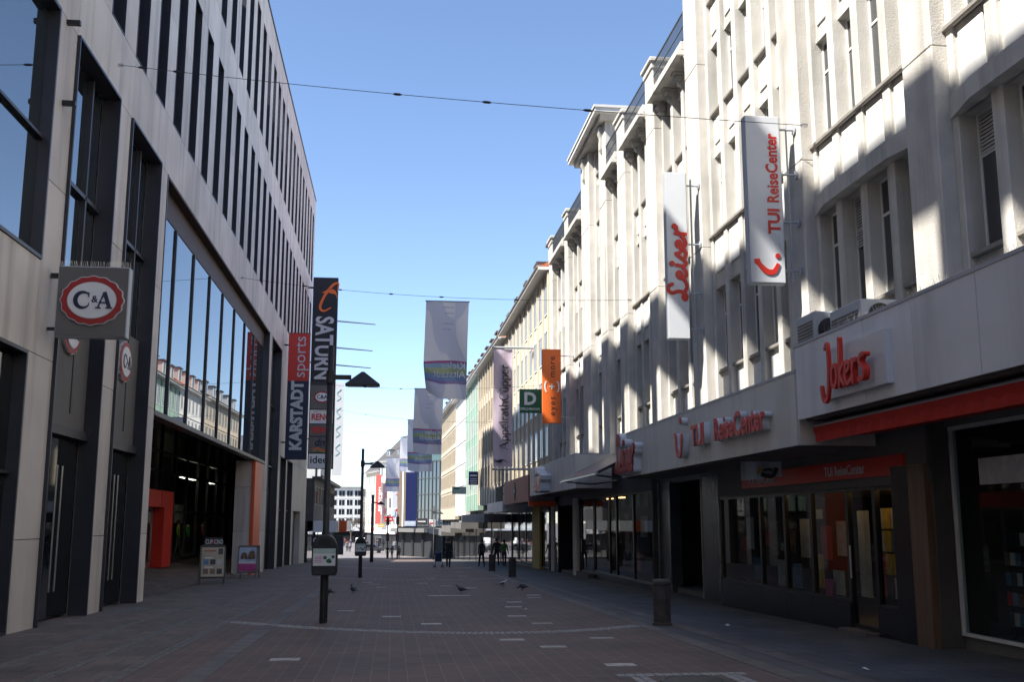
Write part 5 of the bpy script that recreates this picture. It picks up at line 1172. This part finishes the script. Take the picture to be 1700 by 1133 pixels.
for i in range(26): spots.append((random.uniform(-11, -4.2) if i < 17 else random.uniform(-3.2, 1.2), random.uniform(178, 232)))
spots.sort(key=lambda p: p[0] / p[1])
for i in range(26):
    lx, ly = spots[i]
    c = random.choice(((.03, .03, .04), (.25, .06, .05), (.3, .3, .32), (.05, .07, .14), (.12, .10, .08)))
    person('distant pedestrian in %s, %s from the left in the far crowd' % (CN[c], ORD[i]), lx, ly, random.uniform(1.62, 1.84), random.choice((0, PI)), c, random.choice(((.02, .02, .03), (.05, .06, .1))), .14, .1, group='distant crowd beyond the crossing')
# mannequins in the mall window
for y in (58, 60.5, 66.5): piece('lamp_fill_strip', -11.25, -11.0, y - .6, y + .6, 3.98, 4.02, 'display_fill', mall)  # unseen glowing strips behind the transom, added to brighten the mannequins
for i, (y, top, x) in enumerate(((59.6, (.30, .42, .05), -11.6), (61.3, (.08, .36, .04), -11.4), (67.0, (.4, .06, .08), -11.6))):
    person(('lime shirted mannequin left in the mall display window', 'green shirted mannequin in the mall display window', 'red shirted mannequin right in the mall display window')[i], x, y, 1.85, R(90), top, (.3, .3, .32) if i == 0 else (.05, .05, .06), .06, .05, name='mannequin', head=(i != 1), cat='mannequin', z=-.1)
# pigeons
def pigeon(label, x, y, rot, peck=False, pale=False):
    t = thing('pigeon', label, 'pigeon', (x, y, G(y) + .007), rot, group='pigeons on the paving', local=True)
    hx, hz = (.15, .10) if peck else (.115, .245)
    P = [(-.20, .10, .012), (-.13, .115, .03), (-.06, .125, .062), (.02, .135, .075), (.07, .15, .062), (.095, .185 if not peck else .14, .040), (hx - .005, hz - .025, .030), (hx + .01, hz, .034), (hx + .035, hz, .022)]
    b = MB(); b.rings([[Vector((px, r * 1.05 * math.cos(a), pz + r * math.sin(a))) for a in (2 * PI * q / 12 for q in range(12))] for px, pz, r in P]); b.build('body', 'pigeon' if not pale else 'grey_letter', t, True)
    for sg in (-1, 1):
        MB().prism([(.05, sg * .06, .18), (-.05, sg * .078, .175), (-.18, sg * .035, .115), (-.10, sg * .075, .10), (.03, sg * .078, .12)], (0, sg * .012, 0)).build('wing', 'pigeon', t)
        MB().tube([(.0, sg * .03, .08), (.0, sg * .03, .0)], .006, 5).tube([(0, sg * .03, .005), (.035, sg * .035, .003)], .004, 4).build('leg', 'pigeon_leg', t)
    MB().prism([(-.15, -.03, .12), (-.15, .03, .12), (-.29, .045, .085), (-.29, -.045, .085)], (0, 0, .012)).build('tail', 'pigeon', t)
    MB().tube([(hx + .045, 0, hz - .003), (hx + .075, 0, hz - .012)], [.008, .002], 6).build('beak', 'ink', t)
pigeon('pigeon standing upright beside the near litter bin', -1.21, 34.9, R(120)); pigeon('dark pigeon half behind the near bin post', -1.92, 33.6, R(10), True)
pigeon('dark pigeon in the middle of the street', 2.24, 34.4, R(175)); pigeon('grey and white pigeon farthest to the right back', 4.03, 38.5, R(10), False, True); pigeon('dark pecking pigeon right of the grey one', 4.44, 36.1, R(185), True)
# bare trees at the far end
def bare_tree(label, x, y, h, seed):
    random.seed(seed); z = G(y); t = thing('bare_tree', label, 'tree', (x, y, z), group='bare trees at the far end')
    tr, cr = MB(), MB()
    tr.tube([(x, y, z), (x + .05, y, z + h * .2), (x, y + .05, z + h * .4)], [.22, .17, .12], 8)
    def br(p, d, L, r, n):
        q = p + d * L; m_ = (p + q) / 2 + Vector((random.uniform(-.1, .1), 0, random.uniform(0, .1))) * L; cr.tube([p, m_, q], [r, r * .8, r * .55], 4)
        if n:
            for k in range(3): br(p + (q - p) * random.uniform(.5, 1), (d + Vector((random.uniform(-.8, .8), random.uniform(-.8, .8), random.uniform(-.15, .55)))).normalized(), L * random.uniform(.55, .8), r * .55, n - 1)
    for k in range(5): a = k * 1.26; br(Vector((x, y, z + h * (.3 + .02 * k))), Vector((math.cos(a) * .6, math.sin(a) * .6, .8)).normalized(), h * .26, .09, 4)
    tr.build('trunk', 'bark', t); o = cr.build('crown', 'bark', t)
bare_tree('left bare tree before the far white block', -9.0, 236, 7.5, 1); bare_tree('right bare tree beside the third street lamp', -6.3, 228, 7.0, 4)
# a van and cars far away
def car(label, x, y, rot, m, L=4.3, h=1.45, van=False):
    t = thing('parked_car', label, 'car', (x, y, G(y)), rot, group='cars beyond the crossing', local=True); w2 = .86
    pr = [(-L / 2, .35), (L / 2, .35), (L / 2, .75), (L / 2 - .25, .92), (L * .26, .98), (L * .12, h), (-L * .36, h), (-L / 2, .98)] if not van else [(-L / 2, .35), (L / 2, .35), (L / 2, .95), (L / 2 - .5, 1.2), (L / 2 - 1.0, h), (-L / 2, h)]
    MB().prism([(a, -w2, c) for a, c in pr], (0, 2 * w2, 0)).build('body', m, t)
    for sx_ in (-L * .3, L * .3):
        for sg in (-1, 1): MB().prism([(sx_ + .32 * math.cos(a), sg * w2 - (.1 if sg > 0 else -.08), .32 + .32 * math.sin(a)) for a in (2 * PI * q / 14 for q in range(14))], (0, sg * .12, 0)).build('wheel', 'black_metal', t)
    for sg in (-1, 1): MB().prism([(L * .2, sg * (w2 + .004), 1.0), (L * .1, sg * (w2 + .004), h - .12), (-L * .3, sg * (w2 + .004), h - .12), (-L * .36, sg * (w2 + .004), 1.0)], (0, sg * .004, 0)).build('side_window', 'dark_glass', t)
    for sg in (-1, 1): piece('headlight', L / 2 - .03, L / 2 + .01, sg * .6 - .14, sg * .6 + .14, .62, .76, 'white', t)
car('white van beyond the crossing in the sunlit street', -6.1, 208, R(-88), 'white', 4.8, 1.95, True); car('dark car crossing behind the traffic lights', -3.4, 176, R(4), 'poster_dark')

# small shop signs and clutter around the crossing
for nm, x, y, z, w_, h, m in (('small red sign above the shops at the crossing', -.6, 186, 1.6, 1.5, .9, 'red'), ('small white sign beside the red one at the crossing', 1.2, 186.5, 1.5, 1.2, 1.0, 'white'), ('small yellow sign under the sunlit end house', -2.0, 192, .6, 1.2, .6, 'poster_yellow'),
                              ('small dark sign box on the glass corner canopy', 4.2, 152.0, 1.2, 1.6, .9, 'poster_dark'), ('small pale blue sign on the glass corner canopy', 2.6, 154.5, 1.0, 1.6, .7, 'sky_print'), ('small red and white sign at the canopy corner', 5.6, 149.0, .9, .9, 1.0, 'sign_white')):
    t = thing('shop_sign', nm, 'sign', (x, y, z), group='small signs at the crossing')
    piece('sign_box', x - w_ / 2, x + w_ / 2, y, y + .2, z, z + h, m, t, .02); piece('writing', x - w_ * .35, x + w_ * .35, y - .015, y - .002, z + h * .4, z + h * .6, 'white' if m not in ('white', 'sign_white') else 'red', t)
    piece('bracket', x - .05, x + .05, y + .2, y + 1.2, z + h * .45, z + h * .55, 'rail', t)
for nm, x, y, a in (('white paper scrap on the right pavement before the travel agency', 6.6, 20.6, .4), ('crumpled paper scrap near the bottom right corner', 6.2, 13.6, 1.2), ('pale paper scrap on the paving in mid street', 3.3, 25.9, 2.0)):
    random.seed(int(y)); P = [Vector((x + random.uniform(-.07, .07), y + random.uniform(-.07, .07), G(y) + .008 + random.uniform(0, .04))) for _ in range(6)]
    c = sum(P, Vector()) / 6; P.sort(key=lambda p: math.atan2(p.y - c.y, p.x - c.x)); b = MB()
    for i in range(6): b.face([c + Vector((0, 0, .02)), P[i], P[(i + 1) % 6]])
    tag(b.build('paper_scrap', 'white'), nm, 'litter')
